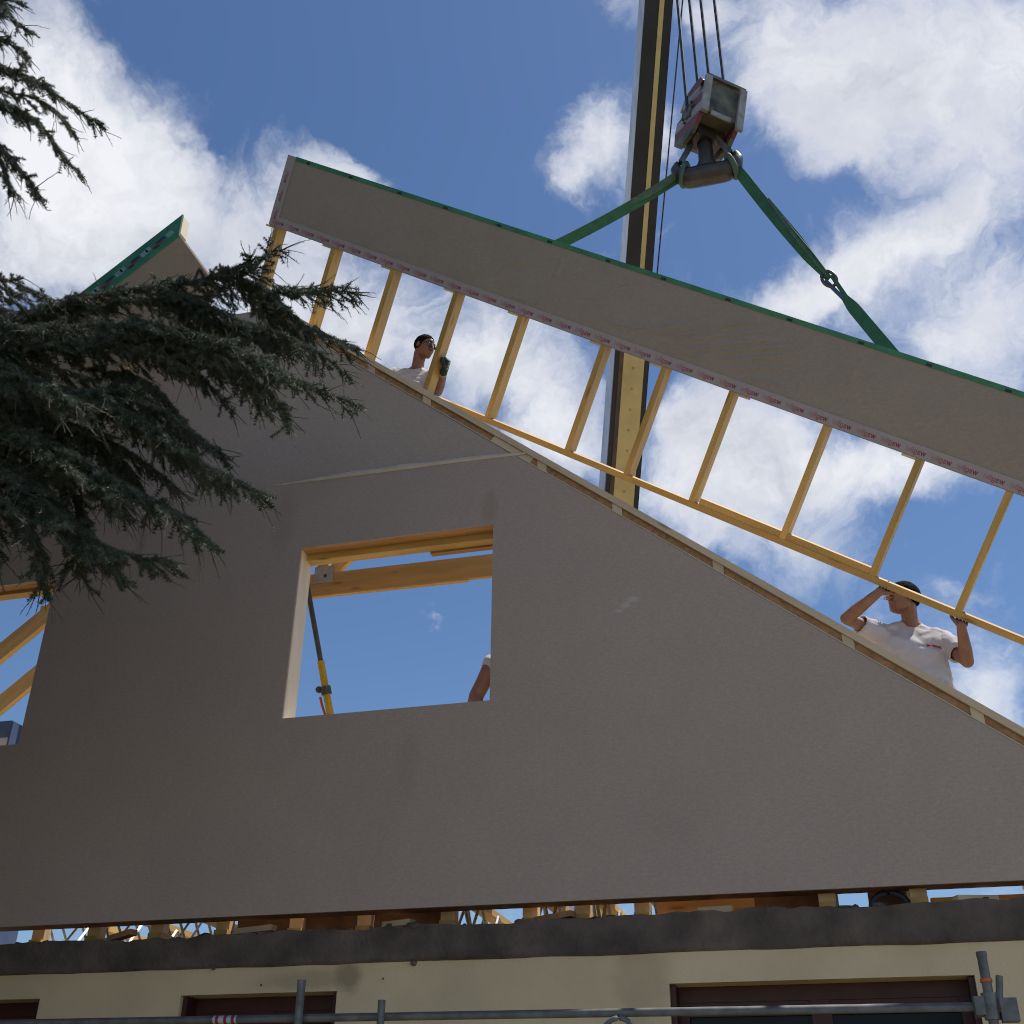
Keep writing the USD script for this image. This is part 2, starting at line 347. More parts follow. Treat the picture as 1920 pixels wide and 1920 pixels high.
m_flap = mat('lit_membrane_edge', (0.72, 0.60, 0.50), 0.8, 0.1, 8.0, bump=0.2, bscale=40)  # lighter than the sheet itself: caught light put into the colour
m_soffit = mat('grey_roof_membrane', (0.335, 0.275, 0.235), 0.6, 0.04, 3.0, bump=0.3, bscale=140, bdist=0.003, weave=0.11, spec=0.3)
m_tape = mat('white_tape', (0.385, 0.325, 0.34), 0.5, 0.05, 6.0)
m_green = mat('green_tape', (0.045, 0.21, 0.115), 0.5, 0.25, 5.0, bump=0.2, bscale=25)
m_dark = mat('dark_print', (0.02, 0.028, 0.05), 0.6, 0.1)
m_navy = mat('navy_print', (0.02, 0.035, 0.10), 0.6, 0.2)
m_redprint = mat('red_print', (0.30, 0.03, 0.05), 0.6, 0.2)
m_greypatch = mat('grey_blue_patch', (0.25, 0.36, 0.36), 0.6, 0.25, 12.0)
m_oldboard = mat('old_brown_board', (0.15, 0.075, 0.04), 0.9, 0.45, 9.0, bump=0.3, bscale=40)
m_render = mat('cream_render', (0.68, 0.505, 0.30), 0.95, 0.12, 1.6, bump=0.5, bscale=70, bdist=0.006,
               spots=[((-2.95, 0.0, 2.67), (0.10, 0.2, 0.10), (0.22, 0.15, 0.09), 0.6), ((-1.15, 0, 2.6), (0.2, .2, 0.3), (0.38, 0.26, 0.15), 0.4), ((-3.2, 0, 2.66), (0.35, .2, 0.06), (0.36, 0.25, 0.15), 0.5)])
m_cement = mat('dark_cement', (0.115, 0.082, 0.062), 0.95, 0.5, 3.5, bump=0.9, bscale=22, bdist=0.02)
m_frame = mat('dark_red_paint', (0.055, 0.012, 0.010), 0.55, 0.25, 6.0, bump=0.1)
m_glass = mat('dark_window_glass', (0.008, 0.009, 0.010), 0.25, 0.1, spec=0.2)
m_plaster = mat('interior_plaster', (0.45, 0.43, 0.40), 0.95, 0.06)
m_galv = mat('galvanised_tube', (0.15, 0.143, 0.138), 0.65, 0.35, 14.0, metallic=0.1, bump=0.2, bscale=60, bdist=0.003)
m_rust = mat('rusty_orange_clip', (0.6, 0.13, 0.03), 0.6, 0.2)
m_web = mat('galvanised_web', (0.38, 0.39, 0.38), 0.45, 0.2, 20.0, metallic=0.5)
m_ground = mat('gravel_and_grass', (0.27, 0.225, 0.155), 0.95, 0.45, 0.9, bump=0.6, bscale=30, second=(0.18, 0.165, 0.08))
m_white = mat('white_film', (0.5, 0.51, 0.50), 0.4, 0.08)
m_blue = mat('blue_film', (0.05, 0.08, 0.16), 0.5, 0.2)
m_yellowpaint = mat('yellow_paint', (0.55, 0.38, 0.02), 0.45, 0.15, 14.0)
m_steel = mat('dark_steel', (0.10, 0.095, 0.095), 0.45, 0.35, 9.0, metallic=0.5, bump=0.2, bscale=30)

# ---------------------------------------------------------------- ground
g = np.array([[-400, -400, 0], [400, -400, 0], [400, 400, 0], [-400, 400, 0]], float)
tag(obj('ground', (g, np.array([[0, 1, 2, 3]])), m_ground), kind='structure')

# ---------------------------------------------------------------- old house below
XL, XR, DEPTH = -11.0, 1.95, 9.0
house = thing('house', 'old single-storey house with cream rendered walls, grey cement band and dark red windows', 'house', (-4.6, 0, 0))
OPEN = [(-6.25, -5.079, 1.15, 2.60, 'window'), (-4.064, -3.015, 1.15, 2.594, 'window'), (-0.998, 0.634, 0.05, 2.582, 'door')]
wall = sbox(XL, 0.0, XR, 2.748)
for x0, x1, z0, z1, _ in OPEN:
    wall = wall.difference(sbox(x0, z0, x1, z1))
obj('front_wall', prism(wall, lambda p: np.stack([p[:, 0], np.full(len(p), 0.03), p[:, 1]], 1), (0, 0.32, 0)), m_render, house)
# rough cement band: a displaced sheet with a ragged top edge
nx, nz = 420, 18
X = np.linspace(XL, XR, nx)
topz = 2.955 + 0.012 * (X + 2) / 3 + 0.035 * (meshkit.fbm(np.stack([X * 3.1, X * 0, X * 0], 1), 5, 3) - 0.5) + 0.02 * (meshkit.noise(np.stack([X * 14, X * 0 + 3, X * 0], 1), 4) - 0.5)
botz = 2.745 + 0.018 * (meshkit.fbm(np.stack([X * 2.3, X * 0 + 9, X * 0], 1), 4, 8) - 0.5)
T = np.linspace(0, 1, nz)
P = np.stack([np.repeat(X[:, None], nz, 1), np.zeros((nx, nz)), botz[:, None] + (topz - botz)[:, None] * T[None]], -1)
P[..., 1] = 0.016 - 0.022 * (meshkit.fbm(P * np.array([5, 1, 7]), 5, 11) - 0.5)
P[:, 0, 1] = 0.032
back = P[:, -1].copy(); back[:, 1] = 0.34; back[:, 2] -= 0.01
G = np.concatenate([P, back[:, None]], 1)
m = G.shape[1]
i, j = np.meshgrid(np.arange(nx - 1), np.arange(m - 1), indexing='ij')
q = (i * m + j).ravel()
obj('cement_band', (G.reshape(-1, 3), np.stack([q, q + m, q + m + 1, q + 1], 1)), m_cement, house, smooth=50)
abox('side_wall', (XL, 0.351, 0), (XL + 0.3, DEPTH, 2.93), m_render, house)
abox('side_wall', (XR - 0.3, 0.351, 0), (XR, DEPTH, 2.93), m_render, house)
abox('back_wall', (XL + 0.301, DEPTH - 0.3, 0), (XR - 0.301, DEPTH, 2.93), m_render, house)
abox('ceiling', (XL + 0.302, 0.352, 2.78), (XR - 0.302, DEPTH - 0.302, 2.82), m_plaster, house)  # unseen, added to keep daylight from above out of the rooms
abox('floor', (XL + 0.302, 0.352, 0.01), (XR - 0.302, DEPTH - 0.302, 0.03), m_osb, house)
for x0, x1, z0, z1, kind in OPEN:
    w = abox(kind + '_frame', (x0, 0.19, z1 - 0.085), (x1, 0.26, z1), m_frame, house)
    for a, b in ((x0, x0 + 0.085), (x1 - 0.085, x1)):
        abox('stile', (a, 0.188, z0), (b, 0.262, z1 - 0.086), m_frame, w, axis=2)
        abox('shutter_guide', (a + 0.002 if a == x0 else b - 0.032, 0.06, z0), (a + 0.032 if a == x0 else b - 0.002, 0.186, z1 - 0.004), m_frame, w, axis=2)
    xm = (x0 + x1) / 2
    abox('meeting_stile', (xm - 0.055, 0.186, z0), (xm + 0.055, 0.264, z1 - 0.086), m_frame, w, axis=2)
    abox('sash_rail', (x0 + 0.086, 0.192, z1 - 0.16), (xm - 0.056, 0.25, z1 - 0.087), m_frame, w)
    abox('sash_rail', (xm + 0.056, 0.192, z1 - 0.16), (x1 - 0.086, 0.25, z1 - 0.087), m_frame, w)
    abox('pane', (x0 + 0.086, 0.215, z0), (xm - 0.056, 0.221, z1 - 0.161), m_glass, w)
    abox('pane', (xm + 0.056, 0.215, z0), (x1 - 0.086, 0.221, z1 - 0.161), m_glass, w)
    if kind == 'window':
        abox('sill', (x0 - 0.05, -0.04, z0 - 0.06), (x1 + 0.05, 0.21, z0 - 0.002), m_cement, w)
for dx, dz, r in ((-2.53, 2.74, 0.02), (-3.86, 2.752, 0.016), (-2.72, 2.655, 0.006), (-3.52, 2.64, 0.006)):
    s = trimesh.creation.icosphere(1, r); s.apply_translation((dx, 0.026, dz))
    obj('mortar_lump', s, m_cement, house, smooth=True)

# ---------------------------------------------------------------- open-web floor joists on the old wall
def joist(x, label):
    t = thing('floor_joist', label, 'floor joist', (x, 0.02, 2.962), group='open-web floor joists in the gap under the gable')
    y1 = 7.0
    ys_ = rng.uniform(0.05, 0.24)
    timber('bottom_chord', (x, ys_, 2.984), (x, y1, 2.984), 0.095, 0.044, m_yellow, t)
    timber('top_chord', (x, ys_, 3.216), (x, y1, 3.216), 0.095, 0.044, m_yellow, t)
    timber('end_block', (x, ys_ + 0.06, 3.007), (x, ys_ + 0.06, 3.193), 0.094, 0.07, m_pale, t, upv=(0, 1, 0))
    y = ys_ + 0.13
    for k in range(9):
        for s in (-0.0485, 0.0485):
            m = join([tube([(x + s, y, 3.21), (x + s * 1.08, y + 0.21, 2.975)], 0.011, 4), tube([(x + s * 1.08, y + 0.21, 2.975), (x + s, y + 0.42, 3.21)], 0.011, 4)])
            obj('metal_web', m, m_web, t)
        y += 0.44
    return t


JX = [-5.35, -4.88, -4.40, -3.92, -3.42, -2.96, -2.38, -1.86, -1.52, -1.16, -0.08, 0.42]
for n, x in enumerate(JX):
    joist(x, 'yellow timber floor joist with zigzag metal webs, ' + ['first', 'second', 'third', 'fourth', 'fifth', 'sixth', 'seventh', 'eighth', 'ninth', 'tenth', 'eleventh', 'last'][n] + ' from the left in the gap')
bb = [(-3.86, -3.0, 'brown board blocking the gap below the left jamb of the middle window', m_oldboard), (-2.9, -2.44, 'dark brown board in the gap below the middle window', m_oldboard), (-1.08, -0.5, 'brown blocking board in the gap above the terrace door', m_orange), (-0.5, -0.13, 'dark brown board in the gap right of the orange one', m_oldboard), (0.15, 0.36, 'brown packing block in the gap above the door frame corner', m_oldboard)]
for x0, x1, lb, mm in bb:
    b = thing('blocking_board', lb, 'board', (x0, 0.28, 2.97))
    abox('board', (x0, 0.27, 2.975), (x1, 0.31, 3.20), mm, b)
rim = thing('rim_beam', 'long yellow beam in the gap at the right edge under the gable', 'beam', (1.2, 0.5, 2.97))
timber('beam', (0.5, 0.42, 3.02), (1.9, 0.42, 3.02), 0.06, 0.075, m_yellow, rim)
for k, x in enumerate((0.62, 1.02)):
    abox('bolt', (x, 0.382, 3.02), (x + 0.014, 0.388, 3.034), m_steel, rim)
for n_ in range(46):
    x_ = rng.uniform(-5.6, 1.1)
    s_ = trimesh.creation.icosphere(1, 1.0)
    s_.vertices = np.asarray(s_.vertices) * rng.uniform(0.012, 0.034, 3) * [1.5, 1, 0.8] * rng.uniform(0.75, 1.25, (len(s_.vertices), 1))
    s_.apply_translation((x_, rng.uniform(0.02, 0.16), 2.953 + 0.012 * (x_ + 2) / 3))
    obj('mortar_lump', s_, m_cement, house)
for n_, (x_, L_, lb_) in enumerate(((-4.62, 0.24, 'short pale timber offcut lying in the gap at the far left'), (-3.66, 0.3, 'timber offcut lying in the gap below the left jamb of the middle window'), (-2.68, 0.22, 'small timber offcut in the gap below the middle window'), (-1.68, 0.28, 'dark board scrap in the gap right of the middle window'), (-0.72, 0.2, 'pale block lying on the orange-brown board in the gap'), (0.72, 0.25, 'timber offcut on the cement band at the right, by the yellow beam'))):
    o_ = thing('timber_offcut', lb_, 'offcut', (x_, 0.12, 2.97))
    a_ = rng.uniform(-0.7, 0.7)
    d_ = np.array([math.cos(a_), math.sin(a_), rng.uniform(-0.05, 0.12)]) * L_ / 2
    timber('block', np.array([x_, 0.13, 2.988]) - d_, np.array([x_, 0.13, 2.988]) + d_, 0.06, 0.035, m_osb if n_ % 3 == 0 else m_pale, o_)
hose = thing('cable_coil', 'black cable loop lying in the gap near the right end of the cement band', 'cable', (0.25, 0.12, 2.97))
a = np.linspace(0, np.pi * 1.15, 18)
obj('loop', tube(np.stack([0.26 + 0.1 * np.cos(a), np.full(18, 0.12), 2.965 + 0.075 * np.sin(a)], 1), 0.018, 8), m_dark, hose, smooth=True)

# ---------------------------------------------------------------- timber-frame gable
SL = 0.811
def edge(x):   # top edge of the wall membrane
    return 7.533 - SL * (x + 3.506)
gable = thing('gable_wall', 'prefabricated timber gable wall covered in grey membrane with two window openings', 'wall', (-4.6, 0, 3.053))
WIN = (-3.570, -2.080, 4.357, 5.686)
LWIN = (-7.10, -5.660, 4.340, 5.686)
outline = Polygon([(-11.05, 3.053), (2.018, 3.053), (2.018, edge(2.018) + 0.002), (-4.2, edge(-4.2)), (-4.9, 8.10), (-11.05, 3.055)])
outline = outline.difference(sbox(WIN[0], WIN[2], WIN[1], WIN[3])).difference(sbox(LWIN[0], LWIN[2], LWIN[1], LWIN[3]))
SEAM = [(-11.2, 6.36), (-7.0, 6.31), (-5.73, 6.292), (-5.0, 6.287), (-3.70, 6.272), (-3.0, 6.262), (-2.4, 6.258), (-1.7, 6.246)]
lower = outline.intersection(Polygon([(-12, 3.0), (3, 3.0), (3, 6.246)] + SEAM[::-1]))
upper = outline.intersection(Polygon([(3, 6.246), (3, 9), (-12, 9)] + SEAM))
# ragged saw-cut along the rake
def ragged(poly):
    c = []
    for ring in [poly.exterior, *poly.interiors]:
        q = np.asarray(ring.coords)
        o = []
        for p0, p1 in zip(q[:-1], q[1:]):
            n = max(1, int(np.linalg.norm(p1 - p0) / 0.09)) if abs(p1[0] - p0[0]) > 0.3 and abs((p1[1] - p0[1]) / (p1[0] - p0[0])) > 0.3 else 1
            for k in range(n):
                p = p0 + (p1 - p0) * k / n
                o.append(p + (np.array([0, rng.normal(0, 0.0018)]) if k else 0))
        c.append(o)
    return Polygon(c[0], c[1:])
lower = max(getattr(lower, 'geoms', [lower]), key=lambda g: g.area)
upper = max(getattr(upper, 'geoms', [upper]), key=lambda g: g.area)
obj('lower_membrane', prism(ragged(lower), lambda p: np.stack([p[:, 0], np.zeros(len(p)), p[:, 1]], 1), (0, 0.018, 0)), m_membrane, gable)
obj('upper_membrane', prism(ragged(upper), lambda p: np.stack([p[:, 0], np.full(len(p), 0.003), p[:, 1]], 1), (0, 0.016, 0)), m_membrane_up, gable)
# turned-out lap edge along the seam, painted pale for the light it catches
def lap(xs, width, name):
    n = len(xs)
    zs = np.interp(xs, *np.array(SEAM).T)
    r = []
    for k, (x, zz, wd) in enumerate(zip(xs, zs, width)):
        r += [(x, -0.002, zz - 0.004), (x, -0.006 - 0.35 * wd, zz + 0.35 * wd), (x + 0.01, -0.004 - 0.1 * wd, zz + wd)]
    i = np.repeat(np.arange(n - 1) * 3, 2) + np.tile([0, 1], n - 1)
    return (np.array(r), np.stack([i, i + 3, i + 4, i + 1], 1))
xs = np.linspace(-3.85, -1.84, 60)
wd = 0.004 + 0.036 * np.clip(1 - np.abs((xs + 2.65) / 1.15) ** 2, 0, 1) ** 0.8 * (0.75 + 0.5 * meshkit.noise(np.stack([xs * 6, xs * 0, xs * 0], 1), 2))
wd[-8:] *= np.linspace(1, 0.5, 8)
obj('lap_edge', lap(xs, wd, 'lap'), m_flap, gable, smooth=60)
xs = np.linspace(-5.8, -5.0, 20)
obj('lap_edge', lap(xs, np.full(20, 0.016), 'lap'), m_flap, gable, smooth=60)
# rake: recessed board, blocks and the pale plate on top
def rake(x, dz, y):
    return np.array([x, y, edge(x) + dz])
XA, XB = -4.2, 1.98
slope = unit((1, 0, -SL)); nrm = unit((SL, 0, 1))
cosv = nrm[2]
seg = [(-4.2, -2.030), (-2.028, 1.98)]
for x0, x1 in seg:
    timber('rake_plate', rake(x0, 0.100 + 0.003 * (x0 < -3), 0.1), rake(x1, 0.100, 0.1), 0.212, 0.058 * cosv, m_pale, gable, upv=nrm)
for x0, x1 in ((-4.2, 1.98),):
    timber('board_edge', rake(x0, 0.0035, 0.006), rake(x1, 0.0035, 0.006), 0.020, 0.005, m_jamb, gable, upv=nrm)  # pale strip standing in for light caught on the cut sheathing edge
    timber('recessed_board', rake(x0, -0.02, 0.036), rake(x1, -0.02, 0.036), 0.03, 0.175 * cosv, m_osb, gable, upv=nrm)
for x in (-3.13, -2.64, -1.72, -1.18, -0.52, 0.236, 0.90, 1.5):
    xa_, xb_ = x - 0.034, x + 0.034
    obj('stud_end', prism(Polygon([(xa_, edge(xa_) - 0.03), (xb_, edge(xb_) - 0.03), (xb_, edge(xb_) + 0.0695), (xa_, edge(xa_) + 0.0695)]), lambda p: np.stack([p[:, 0], np.full(len(p), 0.0045), p[:, 1]], 1) + np.array([0, 0.0145, 0]) * (p[:, 1:] < 0), (0, 0.016, 0)) if False else prism(Polygon([(xa_, edge(xa_) + 0.002), (xb_, edge(xb_) + 0.002), (xb_, edge(xb_) + 0.0705), (xa_, edge(xa_) + 0.0705)]), lambda p: np.stack([p[:, 0], np.full(len(p), 0.0035), p[:, 1]], 1), (0, 0.017, 0)), m_pale, gable, grain=None)
timber('splice_block', rake(-2.10, 0.037, 0.013), rake(-1.80, 0.037, 0.013), 0.015, 0.066 * cosv, m_pale, gable, upv=nrm)
0 and timber('left_rake_plate', (-4.9, 0.1, 7.98), (-10.9, 0.1, 7.98 - 0.82 * 6.0), 0.2, 0.06, m_pale, gable, upv=unit((-0.82, 0, 1)))
# frame behind the membrane
def wframe(w, jm, hm):
    x0, x1, z0, z1 = w
    f = abox('window_frame', (x0 - 0.045, 0.0205, z0 - 0.045), (x1 + 0.045, 0.2, z0), m_jamb, gable, label='raw timber lining of the window opening')
    abox('jamb', (x0 - 0.045, 0.0206, z0 + 0.001), (x0, 0.2, z1), jm, f, axis=2)
    abox('jamb', (x1, 0.0206, z0 + 0.001), (x1 + 0.045, 0.2, z1), jm, f, axis=2)
    abox('head', (x0 - 0.045, 0.0206, z1 + 0.001), (x1 + 0.045, 0.11, z1 + 0.2), hm, f)
    return f
f1 = wframe(WIN, m_jamb, m_orange)
abox('lintel_beam', (-3.615, 0.112, 5.635), (-2.0, 0.2, 5.87), m_yellow, f1)
abox('lintel_packer', (-2.62, 0.201, 5.62), (-2.0, 0.25, 5.80), m_orange, f1)
f2 = wframe(LWIN, m_yellow, m_orange)
abox('lintel_beam', (-7.14, 0.112, 5.66), (-5.62, 0.2, 5.87), m_yellow, f2)
for x in np.arange(-10.2, 1.6, 0.6):
    zt = min(edge(x), 7.8 + 0.82 * (x + 4.9)) - 0.12 if x < -4.9 else min(edge(x) - 0.16, 7.7)
    zs = [(3.06, zt)]
    for w in (WIN, LWIN):
        if w[0] - 0.08 < x < w[1] + 0.08:
            zs = [(3.06, w[2] - 0.05), (w[3] + 0.21, zt)]
    for a, b in zs:
        if b - a > 0.1:
            abox('stud', (x - 0.0225, 0.0195, a), (x + 0.0225, 0.165, b), m_yellow, gable, axis=2)
abox('sole_plate', (-10.8, 0.019, 3.056), (1.9, 0.165, 3.0585), m_oldboard, gable)

# ---------------------------------------------------------------- timbers behind the gable
truss = thing('roof_truss', 'yellow timber tie beam with nail plate seen through the upper part of the middle window', 'roof truss', (-3.5, 1.8, 6.2))
timber('tie_beam', (-7.2, 1.8, 6.332), (-2.12, 1.8, 6.316), 0.045, 0.215, m_yellow, truss)
timber('lower_lamination', (-4.5, 1.8, 6.213), (-2.84, 1.8, 6.205), 0.044, 0.022, m_yellow, truss)
timber('post', (-4.235, 1.8, 6.445), (-4.235, 1.8, 7.05), 0.045, 0.11, m_yellow, truss, upv=(1, 0, 0))
timber('brace', (-4.16, 1.8, 6.43), (-3.55, 1.8, 6.98), 0.044, 0.11, m_yellow, truss, upv=(0.7, 0, -0.7))
pl = abox('nail_plate', (-4.31, 1.772, 6.33), (-4.12, 1.776, 6.50), m_web, truss)
s = trimesh.creation.icosphere(1, 0.016); s.apply_translation((-4.2, 1.772, 6.40))
obj('bolt', s, m_dark, pl, smooth=True)
def lroof(x):
    return 8.385 - 0.82 * (-4.615 - x)
for n, (y, lb) in enumerate(((1.68, 'upper yellow rafter crossing the left window opening'), (2.25, 'lower yellow rafter crossing the left window opening'))):
    rf = thing('roof_rafter', lb, 'rafter', (-6.5, y, lroof(-6.5) - 0.1))
    timber('rafter', (-11.0, y, lroof(-11.0) - 0.14), (-4.68, y, lroof(-4.68) - 0.14), 0.06, 0.17, m_yellow if n else m_yellow, rf, upv=(-0.82, 0, 1))
ridge = thing('ridge_beam', 'timber ridge beam behind the top of the gable', 'beam', (-4.615, 1.5, 8.0))
timber('beam', (-4.615, 0.22, 8.06), (-4.615, 3.0, 8.06), 0.06, 0.2, m_yellow, ridge)
timber('post', (-4.86, 0.32, 3.3), (-4.66, 0.32, 7.955), 0.1, 0.1, m_yellow, ridge, upv=(1, 0, 0))
deck = thing('work_planks', 'timber planks laid across the tie beam for the upper worker', 'planks', (-3.0, 1.2, 6.43))
for k in range(4):
    abox('plank', (-3.75 + k * 0.23, 0.215, 6.425), (-3.53 + k * 0.23, 1.45, 6.46), m_pale, deck, axis=1)
timber('bearer', (-3.9, 0.24, 6.40), (-2.7, 0.24, 6.40), 0.045, 0.045, m_yellow, deck)
timber('bearer', (-3.9, 1.41, 6.40), (-2.7, 1.41, 6.40), 0.045, 0.045, m_yellow, deck)
stand = thing('low_trestle', 'low timber trestle behind the right part of the gable', 'trestle', (0.75, 0.95, 3.24))
abox('top_board', (0.35, 0.62, 3.46), (1.2, 1.25, 3.49), m_pale, stand)
for x in (0.4, 1.12):
    for y in (0.66, 1.17):
        abox('leg', (x, y, 3.24), (x + 0.05, y + 0.05, 3.459), m_pale, stand, axis=2)
flo = thing('floor_boards', 'loose boards on the joists behind the gable', 'boards', (-2.0, 1.0, 3.238))
for k in range(3):
    abox('board', (-2.6, 0.4 + 0.21 * k, 3.239), (1.4, 0.6 + 0.21 * k, 3.262), m_pale, flo)
prop = thing('pull_push_prop', 'slanting steel prop, grey above and yellow below, behind the middle window', 'prop', (-3.4, 1.2, 3.3))
pa, pb = np.array([-3.87, 0.75, 5.80]), np.array([-3.70, 1.0, 4.86])
e = pb + (pb - pa) * 1.72
obj('inner_tube', tube([pa - (pb - pa) * 0.05, pb + (pb - pa) * .65], 0.021, 10), m_steel, prop, smooth=40)
def on(t):
    return pa + (pb - pa) * t
T0 = 0.67
obj('outer_tube', tube([on(T0), on(2.75)], 0.029, 12), m_yellowpaint, prop, smooth=40)
obj('collar', tube([on(0.88), on(0.945)], 0.042, 12), m_steel, prop, smooth=40)
kn = trimesh.creation.icosphere(2, 0.028); kn.apply_translation(on(0.91) + np.array([-0.06, 0, 0.01]))
obj('handle', kn, m_steel, prop, smooth=True)
obj('chain', tube([on(0.93) + np.array([-0.05, 0, -0.03]), on(1.03) + np.array([-0.055, 0, 0]), on(1.2) + np.array([-0.03, 0, 0])], 0.010, 6), m_rust, prop, smooth=True)
bun = thing('wrapped_bundle', 'bundle wrapped in blue and white film behind the lower corner of the left window', 'bundle', (-8.6, 2.8, 3.3))
abox('white_wrap', (-8.9, 2.55, 3.25), (-7.86, 3.3, 5.585), m_white, bun)
abox('blue_band', (-8.9, 2.542, 5.42), (-7.852, 3.31, 5.592), m_blue, bun)
abox('blue_edge', (-7.858, 2.544, 3.25), (-7.835, 3.3, 5.58), m_blue, bun, axis=2)
abox('blue_patch', (-8.3, 2.543, 5.2), (-8.1, 2.548, 5.42), m_blue, bun)
obj('pole', tube([(-7.80, 2.75, 3.3), (-7.74, 2.75, 5.9)], 0.03, 8), m_blue, bun, smooth=40)

# ---------------------------------------------------------------- scaffold guard rail in front of the old wall
sc = thing('scaffold_guardrail', 'grey steel scaffold posts and hand rail in front of the cream wall', 'scaffold', (-2, -0.8, 0))
TR = 0.0225
for x0, z1, lean in ((-2.868, 2.535, 0.0), (0.606, 2.565, 0.0), (-6.4, 2.535, 0.0)):
    pst = obj('post', tube([(x0, -0.8, 0), (x0, -0.8, z1)], TR, 14), m_galv, sc, smooth=40)
    obj('end_rim', tube([(x0, -0.8, z1 - 0.02), (x0, -0.8, z1 + 0.002)], TR + 0.002, 14), m_galv, pst, smooth=40)
obj('hand_rail', tube([(-7.2, -0.75, 2.377), (-4.711, -0.75, 2.361), (-2.0, -0.75, 2.348), (0.60, -0.75, 2.333)], TR * 0.92, 14), m_galv, sc, smooth=40)
obj('stub_tube', tube([(-2.40, -0.80, 1.9), (-2.40, -0.80, 2.425)], 0.02, 12), m_galv, sc, smooth=40)
a = np.linspace(0, np.pi, 22)
obj('hoop', tube(np.stack([-1.145 + 0.095 * np.cos(a), np.full(22, -0.78), 2.20 + 0.115 * np.sin(a)], 1), 0.013, 8), m_galv, sc, smooth=True)
cp = obj('coupler', tube([(0.606, -0.8, 2.27), (0.606, -0.8, 2.385)], 0.036, 14), m_galv, sc, smooth=40)
abox('clamp_jaw', (0.535, -0.83, 2.29), (0.58, -0.72, 2.37), m_galv, cp)
abox('clamp_wedge', (0.645, -0.835, 2.26), (0.72, -0.76, 2.36), m_galv, cp)
obj('clamp_bolt', tube([(0.64, -0.80, 2.30), (0.668, -0.79, 2.46)], 0.016, 8), m_galv, cp, smooth=40)
obj('orange_clip', tube([(0.606, -0.8, 2.432), (0.606, -0.8, 2.447)], 0.0275, 14), m_rust, sc, smooth=40)
rs = obj('rail_sticker', tube([(-3.39, -0.75, 2.354), (-3.25, -0.75, 2.3535)], TR * 0.95, 14), m_white, sc, smooth=40)
for x in (-3.375, -3.325, -3.28):
    obj('red_mark', tube([(x, -0.75, 2.354), (x + 0.018, -0.75, 2.354)], TR * 0.975, 14), m_redprint, rs, smooth=40)

# ---------------------------------------------------------------- roof panel already fixed on the left slope
lp = thing('left_roof_panel', 'roof overhang panel with green taped edge on the left slope behind the cedar', 'roof panel', (-4.615, -0.7, 8.4))
ld = unit((-1, 0, -0.82)); ln = unit((-0.82, 0, 1))
RX = np.array([-4.623, 0, 8.376])
Lp = 7.5
def lpt(s, y, h):
    p = RX + ld * s + ln * h
    return np.array([p[0], y, p[2]])
FH = 0.178
sec = [(-0.0, 0.0), (Lp, 0.0), (Lp, FH), (-FH * 0.82, FH)]
def lslab(y0, y1, h0, h1, s0=0.0, s1=None):
    e1 = Lp if s1 is None else s1
    pts = []
    for y in (y0, y1):
        for s, h in ((s0 - h0 * 0.82, h0), (e1 if s1 is None else e1 - h0 * 0.82, h0), (e1 if s1 is None else e1 - h1 * 0.82, h1), (s0 - h1 * 0.82, h1)):
            pts.append(lpt(s, y, h))
    return np.array(pts), np.array([[0, 1, 2, 3], [7, 6, 5, 4], [0, 4, 5, 1], [1, 5, 6, 2], [2, 6, 7, 3], [3, 7, 4, 0]])
def flat(p):
    v, f = p
    vv = v[f.ravel()]
    return vv, np.arange(24).reshape(6, 4)
obj('soffit', flat(lslab(-0.73, 0.0, 0.0, 0.02)), m_soffit, lp)
obj('deck_box', flat(lslab(-0.728, 0.9, 0.021, FH - 0.002, 0.28)), m_pale, lp)
fa = obj('green_fascia', flat(lslab(-0.75, -0.7305, -0.002, FH)), m_green, lp)
obj('cream_edge', flat(lslab(-0.752, -0.66, 0.0, FH - 0.035, -0.02, 0.0)), m_jamb, lp, label='cut pale end of the panel at the ridge')
def lprint(s, h, ls, hs, mm):
    c = lpt(s, -0.7515, h)
    mth, _ = obox(c, (ld, (0, 1, 0), ln), (ls / 2, 0.001, hs / 2))
    obj('tape_print', mth, mm, fa)
s = 0.10
while s < 2.2:
    lprint(s - 0.05, 0.075, 0.07, 0.055, m_greypatch)
    lprint(s + 0.04, 0.088, 0.085, 0.022, m_navy)
    lprint(s + 0.08, 0.062, 0.11, 0.018, m_redprint)
    lprint(s + 0.10, 0.045, 0.05, 0.016, m_dark)
    lprint(s + 0.17, 0.085, 0.05, 0.05, m_greypatch)
    s += 0.265

# ---------------------------------------------------------------- roof panel hanging from the crane
O = np.array([-3.822, -0.569, 9.221])
from scipy.spatial.transform import Rotation
RM = Rotation.from_rotvec([-0.9778, 0.4803, 0.3179]).as_matrix()
A, B = RM[:, 0], RM[:, 1]
Nn = np.cross(A, B)
PB1, PB2, PL = 0.567, 1.461, 7.9
def pp(a, b, n=0.0):
    a, b, n = np.broadcast_arrays(np.asarray(a, float), np.asarray(b, float), np.asarray(n, float))
    return O + a[..., None] * A + b[..., None] * B + n[..., None] * Nn
panel = thing('lifted_roof_panel', 'roof overhang panel of grey membrane and yellow ladder timbers hanging from the crane', 'roof panel', pp(3.9, 0.7))
def pbox(name, a0, a1, b0, b1, n0, n1, mm, parent, label=None, along='a'):
    c = pp((a0 + a1) / 2, (b0 + b1) / 2, (n0 + n1) / 2)
    if along == 'a':
        ax, h = (A, B, Nn), ((a1 - a0) / 2, (b1 - b0) / 2, (n1 - n0) / 2)
    else:
        ax, h = (B, -A, Nn), ((b1 - b0) / 2, (a1 - a0) / 2, (n1 - n0) / 2)
    m, gq = obox(c, ax, h)
    return obj(name, m, mm, parent, label=label, grain=gq + rng.uniform(0, 40, 3))
